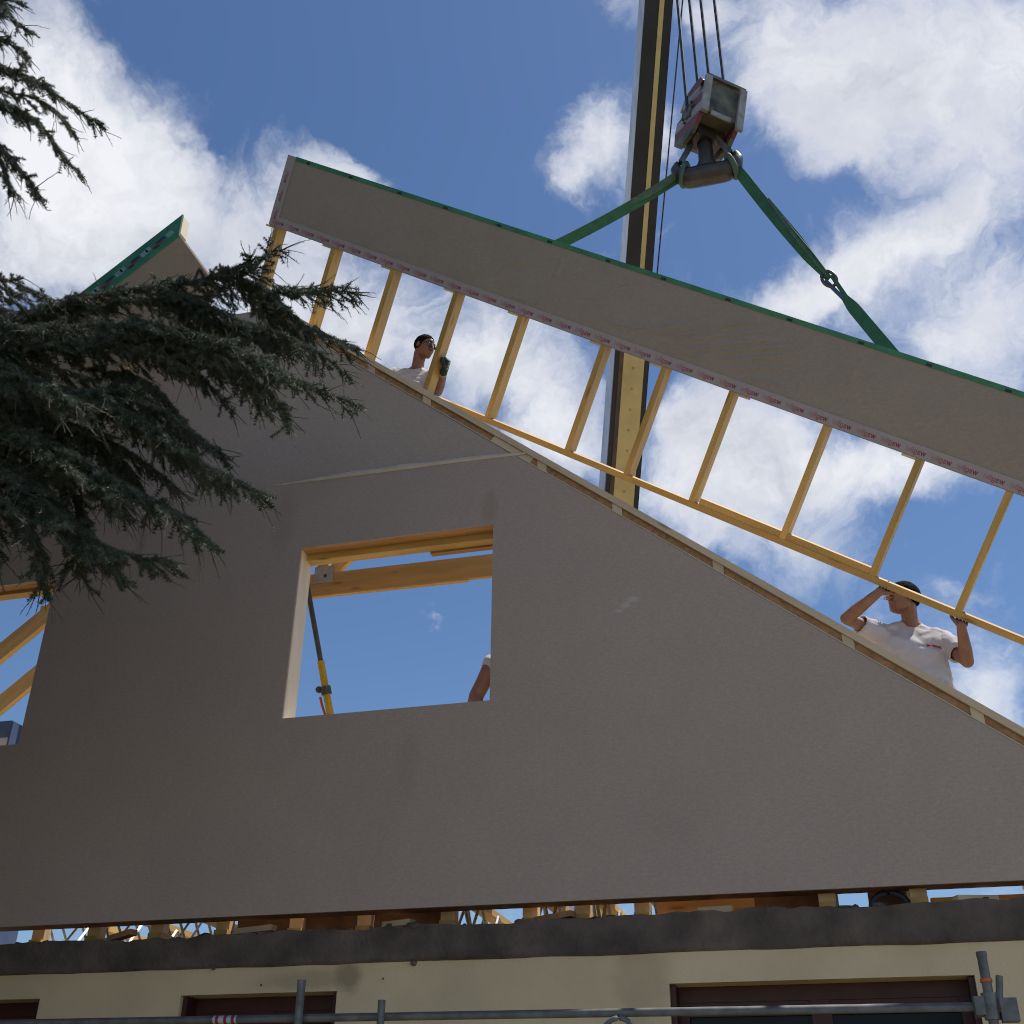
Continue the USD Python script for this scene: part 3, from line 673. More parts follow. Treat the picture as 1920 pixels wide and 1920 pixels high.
# membrane sheet with fan-shaped tension wrinkles; n = 0 is the face seen from below
na, nb = 640, 96
a = np.linspace(0, PL, na); b = np.linspace(-0.035, PB1, nb)
AA, BB = np.meshgrid(a, b, indexing='ij')
FOLDS = [[(3.351, 0.405), (3.557, 0.385), (3.742, 0.32)], [(3.51, 0.448), (3.771, 0.324), (3.967, 0.199)], [(3.609, 0.446), (3.944, 0.244), (4.216, 0.053)], [(3.679, 0.445), (4.024, 0.275), (4.347, 0.092), (4.654, 0.001)], [(3.778, 0.449), (4.153, 0.265), (4.647, 0.046)], [(3.92, 0.46), (4.234, 0.301), (4.669, 0.102)], [(3.984, 0.486), (4.309, 0.326), (4.691, 0.159)], [(4.142, 0.475), (4.388, 0.362), (4.714, 0.218)], [(4.296, 0.461), (4.524, 0.378), (4.741, 0.287)], [(4.405, 0.505), (4.614, 0.446), (4.792, 0.416)], [(2.286, 0.4), (2.415, 0.241), (2.564, 0.105)], [(2.41, 0.269), (2.509, 0.16), (2.677, 0.04)], [(2.469, 0.463), (2.654, 0.457), (2.861, 0.44)], [(2.802, 0.246), (2.824, 0.148), (2.815, 0.046)], [(4.404, 0.191), (4.55, 0.112), (4.782, -0.014)], [(4.441, 0.285), (4.624, 0.188), (4.839, 0.077)], [(4.478, 0.38), (4.607, 0.284), (4.762, 0.18)], [(5.73, 0.423), (5.797, 0.298), (5.917, 0.165)], [(6.096, 0.569), (6.225, 0.421), (6.38, 0.314)], [(6.156, 0.576), (6.279, 0.44), (6.393, 0.348)], [(5.193, 0.285), (5.193, 0.182), (5.23, 0.067)]]

def fold(path, amp, sig):
    path = np.asarray(path, float)
    out = np.zeros_like(AA)
    n_ = len(path) - 1
    best = np.full(AA.shape, 1e9); par = np.zeros_like(AA)
    for k_ in range(n_):
        p_, q_ = path[k_], path[k_ + 1]
        d_ = q_ - p_; L2_ = d_ @ d_
        t_ = np.clip(((AA - p_[0]) * d_[0] + (BB - p_[1]) * d_[1]) / L2_, 0, 1)
        e_ = np.hypot(AA - p_[0] - t_ * d_[0], BB - p_[1] - t_ * d_[1])
        m_ = e_ < best
        best = np.where(m_, e_, best); par = np.where(m_, (k_ + t_) / n_, par)
    return amp * np.exp(-(best / sig) ** 2) * np.clip(np.sin(np.pi * np.clip(par, 0.02, 0.98)) * 1.6, 0, 1)
edgew = np.clip(np.minimum(BB - 0.02, PB1 - 0.03 - BB) / 0.06, 0, 1)
rel = np.zeros_like(AA)
for k_, f_ in enumerate(FOLDS):
    rel += fold(f_, 0.0075 if k_ < 10 else 0.0055, 0.009 + 0.002 * (k_ % 3))
fr_ = np.random.default_rng(3)
for k_ in range(26):
    a_, b_ = fr_.uniform(0.3, 6.6), fr_.uniform(0.08, 0.5)
    l_, s_ = fr_.uniform(0.15, 0.5), fr_.uniform(-0.75, -0.35)
    rel += fold([(a_, b_), (a_ + l_ * 0.5, b_ + l_ * 0.5 * s_ + fr_.normal(0, 0.01)), (a_ + l_, b_ + l_ * s_)], fr_.uniform(0.0015, 0.004), 0.010)
rel += 0.004 * (meshkit.fbm(np.stack([AA * 3, BB * 5, AA * 0], -1), 4, 3) - 0.5)
NNN = -rel * edgew
PP = pp(AA, BB, NNN)
back = pp(AA, BB, 0.012)
i, j = np.meshgrid(np.arange(na - 1), np.arange(nb - 1), indexing='ij')
q = (i * nb + j).ravel()
quad = np.stack([q, q + nb, q + nb + 1, q + 1], 1)
n0 = na * nb
obj('soffit_membrane', join([(PP.reshape(-1, 3), quad[:, ::-1]), (back.reshape(-1, 3), quad)]), m_soffit, panel, smooth=40)
pbox('roof_box', 0.004, PL, -0.03, PB1 - 0.004, 0.0125, 0.16, m_pale, panel)
# the top edge bows a little: green tape folded over it
for k in range(8):
    a0, a1 = k * PL / 8, (k + 1) * PL / 8 - 0.002
    gt = pbox('green_tape', max(a0, 0.09), a1, -0.040, -0.006, -0.004, -0.001, m_green, panel)
    pbox('fascia', a0, a1, -0.036, -0.0305, -0.0008, 0.165, m_green, panel)
    for c in np.arange(a0 + 0.21, a1, 0.47):
        pbox('tape_mark', c, c + 0.04, -0.026, -0.008, -0.0055, -0.0042, m_dark, gt)
pbox('white_edge_tape', -0.004, PL, PB1 - 0.075, PB1 + 0.006, -0.0035, -0.0012, m_tape, panel)
pbox('white_end_tape', -0.006, 0.085, -0.036, PB1 - 0.076, -0.0035, -0.0012, m_tape, panel)
pbox('end_board', -0.0058, -0.001, -0.03, PB1, -0.0010, 0.16, m_tape, panel)
pbox('edge_batten', 0.0, PL, PB1 + 0.0005, PB1 + 0.012, 0.0, 0.13, m_tape, panel)
# red lettering, dark at its first letter and fading along the word
N = {'at': ('attribute', {'attribute': 'grain'}), 'sx': ('separate_xyz', {}), 'r': ('rgb_ramp', {'ramp': [(0.0, (0.20, 0.012, 0.03)), (0.35, (0.33, 0.06, 0.09)), (1.0, (0.40, 0.235, 0.26))]}), 'p': ('principled_bsdf', {'roughness': 0.6})}
m_letter = usdkit.material(stage, '/World/Looks/fading_red_ink', N, [('at.vector', 'sx.vector'), ('sx.x', 'r.fac'), ('r.color', 'p.base_color')], surface='p.BSDF')
word = meshkit.text_mesh('wsgiivi', 0.030, 0.0008, bold=True)
wv = np.asarray(word.vertices); wf = np.asarray(word.faces)
wl = wv[:, 0].max()
def stamp(fn):
    v = fn(wv)
    return v
c = 0.16
while c < 6.75:
    # read from the far side: the word runs against the slope
    v = pp(c - wv[:, 0] * 1.02, PB1 - 0.014 - wv[:, 1] * 1.1, -0.0036 - wv[:, 2])
    obj('tape_lettering', (v, wf), m_letter, panel, grain=np.stack([wv[:, 0] / wl, wv[:, 1], wv[:, 2]], 1))
    c += 0.172
c = 0.10
while c < PB1 - 0.13:
    v = pp(0.030 + wv[:, 1], c + 0.10 - wv[:, 0] * 0.8, -0.0036 - wv[:, 2])
    obj('tape_lettering', (v, wf), m_letter, panel, grain=np.stack([wv[:, 0] / wl, wv[:, 1], wv[:, 2]], 1))
    c += 0.16
# ladder
RUNG = [0.087, 0.733, 1.371, 2.016, 2.636, 3.382, 3.899, 4.443, 5.153, 5.807, 6.397, 7.05, 7.7]
for k, c in enumerate(RUNG):
    pbox('rung', c - 0.0225, c + 0.0225, PB1 + 0.013, PB2 - 0.0455, 0.0, 0.115, m_yellow, panel, along='b')
    sgn = -1 if k not in (7, 8) else 1
    pbox('rung_packer', c + sgn * 0.06 - 0.06, c + sgn * 0.06 + 0.06, PB1 + 0.0125, PB1 + 0.028, 0.001, 0.08, m_pale, panel) if k not in (8, 10) else None
pbox('bottom_batten', 0.0, PL, PB2 - 0.045, PB2, 0.0, 0.07, m_yellow, panel)
pbox('doubling_batten', 4.50, 5.80, PB2 - 0.092, PB2 - 0.0455, 0.004, 0.07, m_yellow, panel)

# ---------------------------------------------------------------- crane
m_boomblack = mat('black_grease', (0.014, 0.013, 0.015), 0.45, 0.4, 5.0, stretch=(1, 1, 0.25), bump=0.2, bscale=20)
m_boomyellow = mat('faded_yellow_paint', (0.52, 0.39, 0.165), 0.6, 0.14, 4.0, bump=0.15, bscale=30)
m_dimple = mat('dull_yellow_mark', (0.33, 0.23, 0.08), 0.7, 0.2)
m_boomgrey = mat('sky_pale_grey_steel', (0.42, 0.42, 0.45), 0.4, 0.3, 6.0, stretch=(1, 1, 0.3), metallic=0.2)  # sky reflection on the boom side put into the colour
m_boombrown = mat('brown_wear_strip', (0.075, 0.045, 0.03), 0.6, 0.3, 6.0)
m_cable = mat('steel_wire_rope', (0.05, 0.052, 0.06), 0.5, 0.2, 60.0, metallic=0.4)
TIP = np.array([-0.131, -0.1, 15.75]); FOOT = np.array([-3.99, 10.36, 1.2])
crane = thing('mobile_crane', 'telescopic crane boom in black and yellow rising behind the hanging panel', 'crane', (FOOT[0], FOOT[1], 0))
BD = unit(FOOT - TIP); BLn = np.linalg.norm(FOOT - TIP)
BS = unit(np.cross(BD, (0, 0, 1)))          # sideways
if BS[0] < 0: BS = -BS
BU = unit(np.cross(BS, BD)); BU = BU if BU[2] > 0 else -BU
def bbox(name, t0, t1, s0, s1, u0_, u1_, mm, parent=crane, label=None):
    c = TIP + BD * (t0 + t1) / 2 + BS * (s0 + s1) / 2 + BU * (u0_ + u1_) / 2
    m, gq = obox(c, (BD, BS, BU), ((t1 - t0) / 2, (s1 - s0) / 2, (u1_ - u0_) / 2))
    return obj(name, m, mm, parent, label=label)
TS = 7.0
up_ = bbox('upper_boom_section', -0.2, TS, -0.145, 0.17, -0.20, 0.24, m_boomblack, label='narrow upper boom section with a thin yellow stripe')
bbox('yellow_stripe', -0.2, TS - 0.005, 0.018, 0.072, -0.204, -0.2005, m_boomyellow, up_)
bbox('side_plate', -0.2, TS - 0.005, -0.150, -0.1455, -0.19, 0.235, m_boomgrey, up_)
bbox('side_plate', -0.2, TS - 0.005, 0.1705, 0.174, -0.15, 0.235, m_boomblack, up_)
lo_ = bbox('lower_boom_section', TS + 0.002, BLn, -0.20, 0.205, -0.25, 0.27, m_boomblack, label='wide lower boom section with a broad yellow underside')
bbox('yellow_underside', TS + 0.01, BLn, -0.10, 0.145, -0.256, -0.2505, m_boomyellow, lo_)
bbox('wear_strip', TS + 0.01, BLn, -0.150, -0.102, -0.259, -0.2506, m_boombrown, lo_)
bbox('side_plate', TS + 0.01, BLn, -0.206, -0.2005, -0.22, 0.265, m_boomgrey, lo_)
bbox('collar', TS - 0.35, TS + 0.0, -0.19, 0.195, -0.23, 0.26, m_boomblack, lo_)
for k in range(22):
    t = TS + 0.3 + k * 0.24
    m, _ = obox(TIP + BD * t + BS * 0.02 + BU * -0.258, (BD, BS, BU), (0.012, 0.012, 0.002))
    obj('weld_dimple', m, m_dimple, lo_)
hd = bbox('boom_head', -0.75, -0.21, -0.2, 0.22, -0.35, 0.25, m_boomblack)
for sx in (-0.32, -0.215, -0.11, 0.005):
    w = trimesh.creation.cylinder(radius=0.19, height=0.035, sections=28)
    w.apply_transform(trimesh.geometry.align_vectors((0, 0, 1), (1, 0, 0)))
    w.apply_translation((TIP[0] + sx + 0.02, -0.1 - 0.19, TIP[2] + 0.25))
    obj('head_sheave', w, m_steel, hd, smooth=40)
tb = abox('slewing_deck', (FOOT[0] - 1.2, FOOT[1] - 1.0, 0.9), (FOOT[0] + 1.2, FOOT[1] + 2.4, 1.6), m_boomyellow, crane)
cr = abox('carrier', (FOOT[0] - 1.25, FOOT[1] - 3.2, 0.45), (FOOT[0] + 1.25, FOOT[1] + 4.0, 0.9), m_boomblack, crane)
for y in (-2.4, -1.2, 2.0, 3.2):
    for sx in (-1.05, 1.05):
        w = trimesh.creation.cylinder(radius=0.5, height=0.35, sections=24)
        w.apply_transform(trimesh.geometry.align_vectors((0, 0, 1), (1, 0, 0)))
        w.apply_translation((FOOT[0] + sx, FOOT[1] + y, 0.5))
        obj('wheel', w, m_dark, crane, smooth=40)
# thin auxiliary line beside the boom
obj('trailing_line', tube([(-0.18, 0.66, 13.77), (-0.478, 1.5, 12.883), (-1.726, 5.0, 9.194), (-3.0, 8.6, 5.4)], 0.0085, 6), m_cable, crane, smooth=True)

# hook block: cheeks with red and white bands, sheave case, double hook
m_blockwhite = mat('dirty_white_paint', (0.42, 0.405, 0.38), 0.6, 0.2, 11.0, bump=0.2, bscale=40, second=(0.16, 0.145, 0.115))
m_blockred = mat('faded_red_paint', (0.22, 0.035, 0.045), 0.6, 0.2, 11.0, bump=0.2, bscale=40, second=(0.10, 0.05, 0.04))
m_blockgrime = mat('greasy_grey_green', (0.10, 0.092, 0.062), 0.6, 0.75, 7.0, bump=0.2, bscale=40)
m_hook = mat('dark_forged_steel', (0.065, 0.055, 0.055), 0.38, 0.3, 8.0, metallic=0.5)
HC = np.array([-0.272, -0.1, 9.20])          # middle of the sheave case
hb = thing('hook_block', 'red and white banded crane hook block with dark double hook above the hanging panel', 'hook block', (HC[0], HC[1], 8.5))
ha = math.radians(36)
HA = np.array([math.cos(ha), math.sin(ha), 0.0])       # sheave axle
HB = np.array([-math.sin(ha), math.cos(ha), 0.0])      # front to back
HZ = np.array([0, 0, 1.0])
tilt = Rotation.from_rotvec(np.array([0, 1.0, 0]) * math.radians(10)).as_matrix()   # the empty side of the block hangs low
HA, HB, HZ = tilt @ HA, tilt @ HB, tilt @ HZ
def hp(a, b, z):
    return HC + a * HA + b * HB + z * HZ
def hbox(name, a0, a1, b0, b1, z0, z1, mm, parent, label=None):
    m, _ = obox(hp((a0 + a1) / 2, (b0 + b1) / 2, (z0 + z1) / 2), (HA, HB, HZ), ((a1 - a0) / 2, (b1 - b0) / 2, (z1 - z0) / 2))
    return obj(name, m, mm, parent, label=label)
octo = Polygon([(-0.13, -0.40), (0.13, -0.40), (0.27, -0.26), (0.30, -0.05), (0.28, 0.17), (0.15, 0.36), (-0.15, 0.36), (-0.28, 0.17), (-0.30, -0.05), (-0.27, -0.26)])
from shapely import affinity
octo = affinity.scale(octo, 0.80, 0.80, origin=(0, 0))
octo = octo.difference(sbox(0.15, 0.06, 0.4, 0.17)).difference(sbox(-0.4, 0.06, -0.15, 0.17))
for side, nm in ((-1, 'left'), (1, 'right')):
    a0 = side * 0.145
    ck = None
    for k, z0 in enumerate(np.arange(-0.32, 0.29, 0.1017)):
        band = octo.intersection(affinity.rotate(sbox(-1, z0, 1, z0 + 0.1012), 16, origin=(0, 0)))
        if band.is_empty:
            continue
        for gpoly in getattr(band, 'geoms', [band]):
            mth = prism(gpoly, lambda p: HC + p[:, :1] * HB + p[:, 1:2] * HZ + a0 * HA, side * 0.035 * HA)
            mm = m_blockred if k % 2 else m_blockwhite
            if ck is None:
                ck = obj('cheek_plate', mth, m_blockgrime, hb)
            else:
                obj('paint_band', mth, mm, ck)
for side in (-1, 1):
    for bb_ in (-0.258,):
        hbox('edge_bar', side * 0.158 - 0.030, side * 0.158 + 0.030, bb_ - 0.015, bb_ + 0.015, -0.22 - 0.05 * (side > 0), 0.17, m_blockwhite, hb)
axc = hp(-0.182, 0.0, -0.02)
w_ = trimesh.creation.cylinder(radius=0.062, height=0.03, sections=24)
w_.apply_transform(trimesh.geometry.align_vectors((0, 0, 1), HA)); w_.apply_translation(axc)
ax_ = obj('axle_cap', w_, m_blockgrime, hb, smooth=40)
for k_ in range(6):
    t_ = k_ * math.pi / 3
    w_ = trimesh.creation.cylinder(radius=0.011, height=0.02, sections=6)
    w_.apply_transform(trimesh.geometry.align_vectors((0, 0, 1), HA)); w_.apply_translation(hp(-0.19, 0.09 * math.cos(t_), -0.02 + 0.09 * math.sin(t_)))
    obj('bolt', w_, m_steel, hb)
hbox('sheave_case', -0.14, 0.14, -0.225, 0.225, -0.17, 0.21, m_blockgrime, hb)
hbox('top_bar', -0.16, 0.185, -0.25, -0.227, 0.185, 0.215, m_blockgrime, hb)
hbox('label_plate', -0.09, 0.09, -0.24, -0.227, -0.20, -0.155, m_blockwhite, hb)
hbox('trunnion', -0.12, 0.12, -0.09, 0.09, -0.28, -0.175, m_hook, hb)
for sx in (-0.12, -0.04, 0.04, 0.12):
    w = trimesh.creation.cylinder(radius=0.19, height=0.04, sections=30)
    w.apply_transform(trimesh.geometry.align_vectors((0, 0, 1), HA))
    w.apply_translation(hp(sx, 0, 0.12))
    obj('sheave', w, m_hook, hb, smooth=40)
# ropes run down into the sheaves
for k, (x, zt) in enumerate(((-0.43, 9.33), (-0.335, 9.46), (-0.236, 9.46), (-0.115, 9.46))):
    y = -0.1 + (0.18 if k in (1, 2) else -0.17) * 0.6
    obj('hoist_rope', tube([(x, y, zt - 0.1), (x + 0.01, -0.18, TIP[2] + 0.3)], 0.0135, 8), m_cable, hb, smooth=True)
# double hook, symmetrical
hx = lambda x, z, y=0.0: np.array([-0.325 + x, -0.1 + y, z + 0.10])
parts = []
def hull_chain(pts, rads, seg=12):
    out = []
    for (p, r_), (q_, s_) in zip(zip(pts[:-1], rads[:-1]), zip(pts[1:], rads[1:])):
        out.append(Manifold.batch_hull([Manifold.sphere(r_, seg).translate(tuple(p)), Manifold.sphere(s_, seg).translate(tuple(q_))]))
    return Manifold.batch_boolean(out, m3.OpType.Add)
hook = hull_chain([hx(0, 8.98), hx(0, 8.62)], [0.062, 0.062], 20)
for sgn in (-1, 1):
    hook += hull_chain([hx(0, 8.49), hx(sgn * 0.14, 8.49), hx(sgn * 0.215, 8.53), hx(sgn * 0.245, 8.60), hx(sgn * 0.235, 8.66)], [0.088, 0.086, 0.066, 0.045, 0.026], 24)
    hook += hull_chain([hx(0, 8.64), hx(sgn * 0.035, 8.56), hx(sgn * 0.09, 8.53)], [0.06, 0.055, 0.05], 16)
hk = hook.refine_to_length(0.03).to_mesh()
hkm = trimesh.Trimesh(hk.vert_properties[:, :3], hk.tri_verts)
trimesh.smoothing.filter_taubin(hkm, iterations=6)
hkp = obj('double_hook', hkm, m_hook, hb, smooth=60)
for sgn in (-1, 1):
    m, _ = obox((hx(sgn * 0.055, 8.93, -0.02) + hx(sgn * 0.2, 8.66, -0.02)) / 2, (unit(hx(sgn * 0.055, 8.93) - hx(sgn * 0.2, 8.66)), (0, 1, 0), np.cross(unit(hx(sgn * 0.055, 8.93) - hx(sgn * 0.2, 8.66)), (0, 1, 0))), (0.16, 0.025, 0.014))
    obj('safety_latch', m, m_steel, hkp)

# lifting slings
m_sling = mat('green_webbing', (0.024, 0.108, 0.052), 0.75, 0.25, 14.0, bump=0.4, bscale=120, bdist=0.003)
m_sling2 = mat('worn_green_webbing', (0.06, 0.11, 0.075), 0.75, 0.3, 14.0, bump=0.4, bscale=120, bdist=0.003)
def strap(p0, p1, width, normal, sag=0.0, n=24, twist=0.0, th=0.006):
    t = np.linspace(0, 1, n)[:, None]
    p = np.asarray(p0) * (1 - t) + np.asarray(p1) * t
    p[:, 2] -= sag * 4 * (t * (1 - t))[:, 0]
    d = unit(np.asarray(p1) - p0)
    w0 = unit(np.cross(d, normal)); n0_ = np.cross(w0, d)
    ang = twist * t
    w = np.cos(ang) * w0 + np.sin(ang) * n0_
    nn = -np.sin(ang) * w0 + np.cos(ang) * n0_
    wd_ = np.broadcast_to(np.asarray(width, float), n)[:, None] / 2
    v = np.stack([p + w * wd_ + nn * th, p - w * wd_ + nn * th, p - w * wd_ - nn * th, p + w * wd_ - nn * th], 1).reshape(-1, 3)
    i = np.arange(n - 1)[:, None] * 4
    k = np.arange(4)[None]; k2 = (k + 1) % 4
    f = np.stack([i + k, i + k2, i + 4 + k2, i + 4 + k], -1).reshape(-1, 4)
    f = np.vstack([f, [[3, 2, 1, 0]], [[(n - 1) * 4, (n - 1) * 4 + 1, (n - 1) * 4 + 2, (n - 1) * 4 + 3]]])
    return v, f
hl, hr = hx(-0.21, 8.535), hx(0.215, 8.53)
s1 = thing('lifting_sling', 'green webbing sling from the hook down left to the panel edge', 'sling', hl, group='green lifting slings')
pl_ = pp(2.56, 0.06, 0.17)
toC = unit(EYE - hl)
obj('strap', strap(hl, pl_, 0.085, (0.1, -0.7, -0.7), 0.03, twist=0.25), m_sling, s1, smooth=30)
obj('second_ply', strap(hl + np.array([0.02, -0.03, 0.02]), pl_ * 0.45 + hl * 0.55 + np.array([0, -0.012, 0.0]), np.interp(np.linspace(0, 1, 24), [0, 0.6, 1.0], [0.06, 0.06, 0.01]), (0.1, -0.6, -0.8), 0.02, twist=-0.3), m_sling2, s1, smooth=30)
a = np.linspace(0, 2 * np.pi, 25)
obj('eye_loop', tube(np.stack([hl[0] + 0.03 + 0.03 * np.sin(a), hl[1] + 0.085 * np.cos(a), hl[2] - 0.0 + 0.092 * np.sin(a)], 1), 0.02, 8, caps=False), m_sling2, s1, smooth=True)
pr_ = pp(5.50, 0.07, 0.17)
shk = hr + (pr_ - hr) * 0.585
s2 = thing('lifting_sling', 'green webbing sling from the hook to the steel link on the right', 'sling', hr, group='green lifting slings')
obj('strap', strap(hr, shk, np.interp(np.linspace(0, 1, 24), [0, 0.1, 0.5, 0.8, 1.0], [0.07, 0.085, 0.09, 0.085, 0.045]), (0.0, -0.75, -0.66), 0.03, twist=-0.35), m_sling, s2, smooth=30)
obj('second_ply', strap(hr + (shk - hr) * 0.35 + np.array([0.02, -0.02, 0.02]), shk + np.array([0.0, -0.01, 0.01]), np.interp(np.linspace(0, 1, 24), [0, 0.5, 1.0], [0.02, 0.05, 0.03]), (0.4, -0.75, -0.5), 0.0), m_sling2, s2, smooth=30)
obj('eye_loop', tube(np.stack([hr[0] - 0.02 - 0.03 * np.sin(a), hr[1] + 0.085 * np.cos(a), hr[2] + 0.092 * np.sin(a)], 1), 0.024, 8, caps=False), m_sling2, s2, smooth=True)
s3 = thing('lifting_sling', 'lower green webbing sling between the steel link and the panel edge', 'sling', shk, group='green lifting slings')
dd = unit(pr_ - shk)
obj('strap', strap(shk + dd * 0.20, pr_, np.interp(np.linspace(0, 1, 24), [0, 0.15, 0.5, 1.0], [0.045, 0.085, 0.088, 0.092]), (0.0, -0.75, -0.66), 0.0, twist=0.15), m_sling, s3, smooth=30)
for o in (-0.028, 0.028):
    w0 = unit(np.cross(dd, (0, -0.75, -0.66)))
    obj('eye_strand', strap(shk - dd * 0.01 + w0 * o, shk + dd * 0.24 + w0 * o * 0.3, 0.03, (0.0, -0.75, -0.66)), m_sling if o < 0 else m_blue, s3, smooth=30)
w0 = unit(np.cross(dd, (0, -0.75, -0.66)))
a = np.linspace(0, 2 * np.pi, 25)
link = thing('steel_link', 'small steel oval link joining the two green slings on the right', 'shackle', shk)
obj('ring', tube(shk + np.cos(a)[:, None] * dd * 0.075 + np.sin(a)[:, None] * w0 * 0.045, 0.013, 8, caps=False), m_steel, link, smooth=True)

# ---------------------------------------------------------------- blue cedar reaching in from the left
LIMBS = {
    'L1': [(-5.32, -2.3, 5.89), (-4.73, -2.2, 6.29), (-4.33, -2.15, 6.42), (-3.95, -2.1, 6.5), (-3.64, -2.0, 6.58), (-3.33, -1.95, 6.62), (-3.15, -1.95, 6.61)],
    'L1a': [(-3.26, -1.95, 6.6), (-3.04, -1.9, 6.48), (-2.82, -1.9, 6.42), (-2.62, -1.85, 6.43), (-2.45, -1.8, 6.4)],
    'L1b': [(-3.29, -1.95, 6.6), (-3.12, -1.95, 6.66), (-3.02, -2.0, 6.69), (-2.91, -2.0, 6.7)],
    'L1c': [(-3.09, -1.95, 6.47), (-2.87, -1.9, 6.28), (-2.67, -1.9, 6.09), (-2.51, -1.85, 6.01), (-2.39, -1.85, 5.93)],
    'L1d': [(-3.72, -2.05, 6.53), (-3.19, -2.1, 6.16), (-2.81, -2.1, 5.94), (-2.58, -2.05, 5.8), (-2.39, -2.0, 5.64)],
    'L2': [(-5.01, -2.4, 5.76), (-4.49, -2.4, 5.94), (-3.93, -2.4, 5.87), (-3.42, -2.35, 5.79), (-3.08, -2.3, 5.63), (-2.81, -2.25, 5.47), (-2.61, -2.2, 5.21)],
    'L2a': [(-3.42, -2.35, 5.79), (-3.02, -2.3, 5.69), (-2.67, -2.3, 5.51), (-2.42, -2.25, 5.34), (-2.27, -2.2, 5.3)],
    'L2b': [(-3.91, -2.0, 6.34), (-3.36, -2.0, 5.98), (-3.13, -1.9, 5.77), (-2.95, -1.85, 5.58)],
    'L3': [(-4.74, -2.6, 5.42), (-4.22, -2.6, 5.47), (-3.68, -2.6, 5.32), (-3.27, -2.55, 5.09), (-3.01, -2.5, 4.88), (-2.8, -2.45, 4.75), (-2.57, -2.4, 4.6)],
    'L3a': [(-3.68, -2.6, 5.32), (-3.3, -2.5, 5.24), (-3.11, -2.4, 5.13), (-2.89, -2.35, 4.95)],
    'L3b': [(-3.85, -2.2, 5.77), (-3.46, -2.2, 5.54), (-3.26, -2.1, 5.24), (-3.18, -2.05, 5.01)],
    'L4': [(-4.55, -2.7, 5.07), (-4.05, -2.7, 5.09), (-3.61, -2.7, 4.88), (-3.29, -2.65, 4.67), (-3.01, -2.6, 4.5), (-2.77, -2.55, 4.3)],
    'L4a': [(-4.28, -2.3, 5.54), (-3.78, -2.25, 5.23), (-3.49, -2.2, 4.97), (-3.42, -2.15, 4.78)],
    'L5': [(-4.37, -2.8, 4.74), (-3.88, -2.8, 4.74), (-3.59, -2.75, 4.53), (-3.36, -2.7, 4.33), (-3.17, -2.65, 4.23), (-3.0, -2.6, 4.19)],
    'L5a': [(-3.83, -2.5, 4.84), (-3.58, -2.5, 4.61), (-3.57, -2.45, 4.41), (-3.64, -2.45, 4.28)],
    'L6': [(-4.24, -2.8, 4.63), (-3.81, -2.8, 4.46), (-3.65, -2.75, 4.36), (-3.55, -2.75, 4.2), (-3.54, -2.7, 4.08)],
    'F1': [(-5.82, -1.6, 7.05), (-4.86, -1.6, 6.76), (-4.35, -1.55, 6.6), (-3.89, -1.5, 6.37)],
    'F2': [(-5.59, -1.7, 6.54), (-4.77, -1.7, 6.34), (-4.28, -1.65, 6.16), (-3.87, -1.6, 5.93)],
    'F3': [(-5.25, -1.9, 5.9), (-4.57, -1.9, 5.74), (-4.14, -1.85, 5.54), (-3.89, -1.8, 5.34)],
    'F4': [(-5.17, -1.5, 7.04), (-4.51, -1.5, 6.84), (-4.01, -1.45, 6.71), (-3.53, -1.4, 6.55)],
    'F5': [(-5.35, -1.9, 6.83), (-4.66, -1.9, 6.6), (-4.27, -1.85, 6.51)],
    'F6': [(-4.95, -2.1, 5.4), (-4.38, -2.1, 5.25), (-4.11, -2.05, 5.04)],
    'F7': [(-4.09, -1.5, 6.82), (-3.66, -1.5, 6.69), (-3.26, -1.45, 6.51), (-3.0, -1.4, 6.36)],
    'F8': [(-4.21, -2.9, 5.26), (-3.73, -2.9, 5.17), (-3.42, -2.85, 5.02)],
    'L7': [(-5.2, -2.0, 5.99), (-4.61, -2.0, 5.89), (-4.28, -1.95, 5.62), (-4.05, -1.9, 5.31), (-3.89, -1.9, 5.02)],
    'M1': [(-5.1, -2.5, 6.71), (-4.68, -2.5, 6.49), (-4.46, -2.45, 6.39), (-4.23, -2.45, 6.22)],
    'U1': [(-6.39, -2.4, 9.43), (-5.56, -2.4, 8.91), (-5.05, -2.35, 8.58), (-4.71, -2.3, 8.31), (-4.32, -2.25, 7.96)],
    'U2': [(-5.76, -2.5, 8.45), (-5.1, -2.5, 8.2), (-4.73, -2.45, 7.93), (-4.47, -2.4, 7.61), (-4.25, -2.4, 7.33)],
    'U3': [(-5.5, -2.5, 8.05), (-4.92, -2.5, 7.68), (-4.68, -2.45, 7.41), (-4.48, -2.4, 7.12)],
    'U4': [(-5.88, -2.6, 9.57), (-5.16, -2.6, 9.01), (-4.85, -2.55, 8.73)],
    'U5': [(-5.69, -2.6, 8.95), (-5.07, -2.6, 8.66), (-4.8, -2.55, 8.44)],
    'U6': [(-6.01, -2.4, 9.82), (-5.43, -2.4, 9.49), (-5.22, -2.4, 9.39)],
    'U7': [(-6.06, -2.2, 9.13), (-5.36, -2.2, 8.68), (-4.98, -2.2, 8.45), (-4.62, -2.15, 8.07)],
    'U8': [(-5.5, -2.4, 7.78), (-4.94, -2.4, 7.63), (-4.84, -2.35, 7.43), (-4.82, -2.3, 7.35)],
}

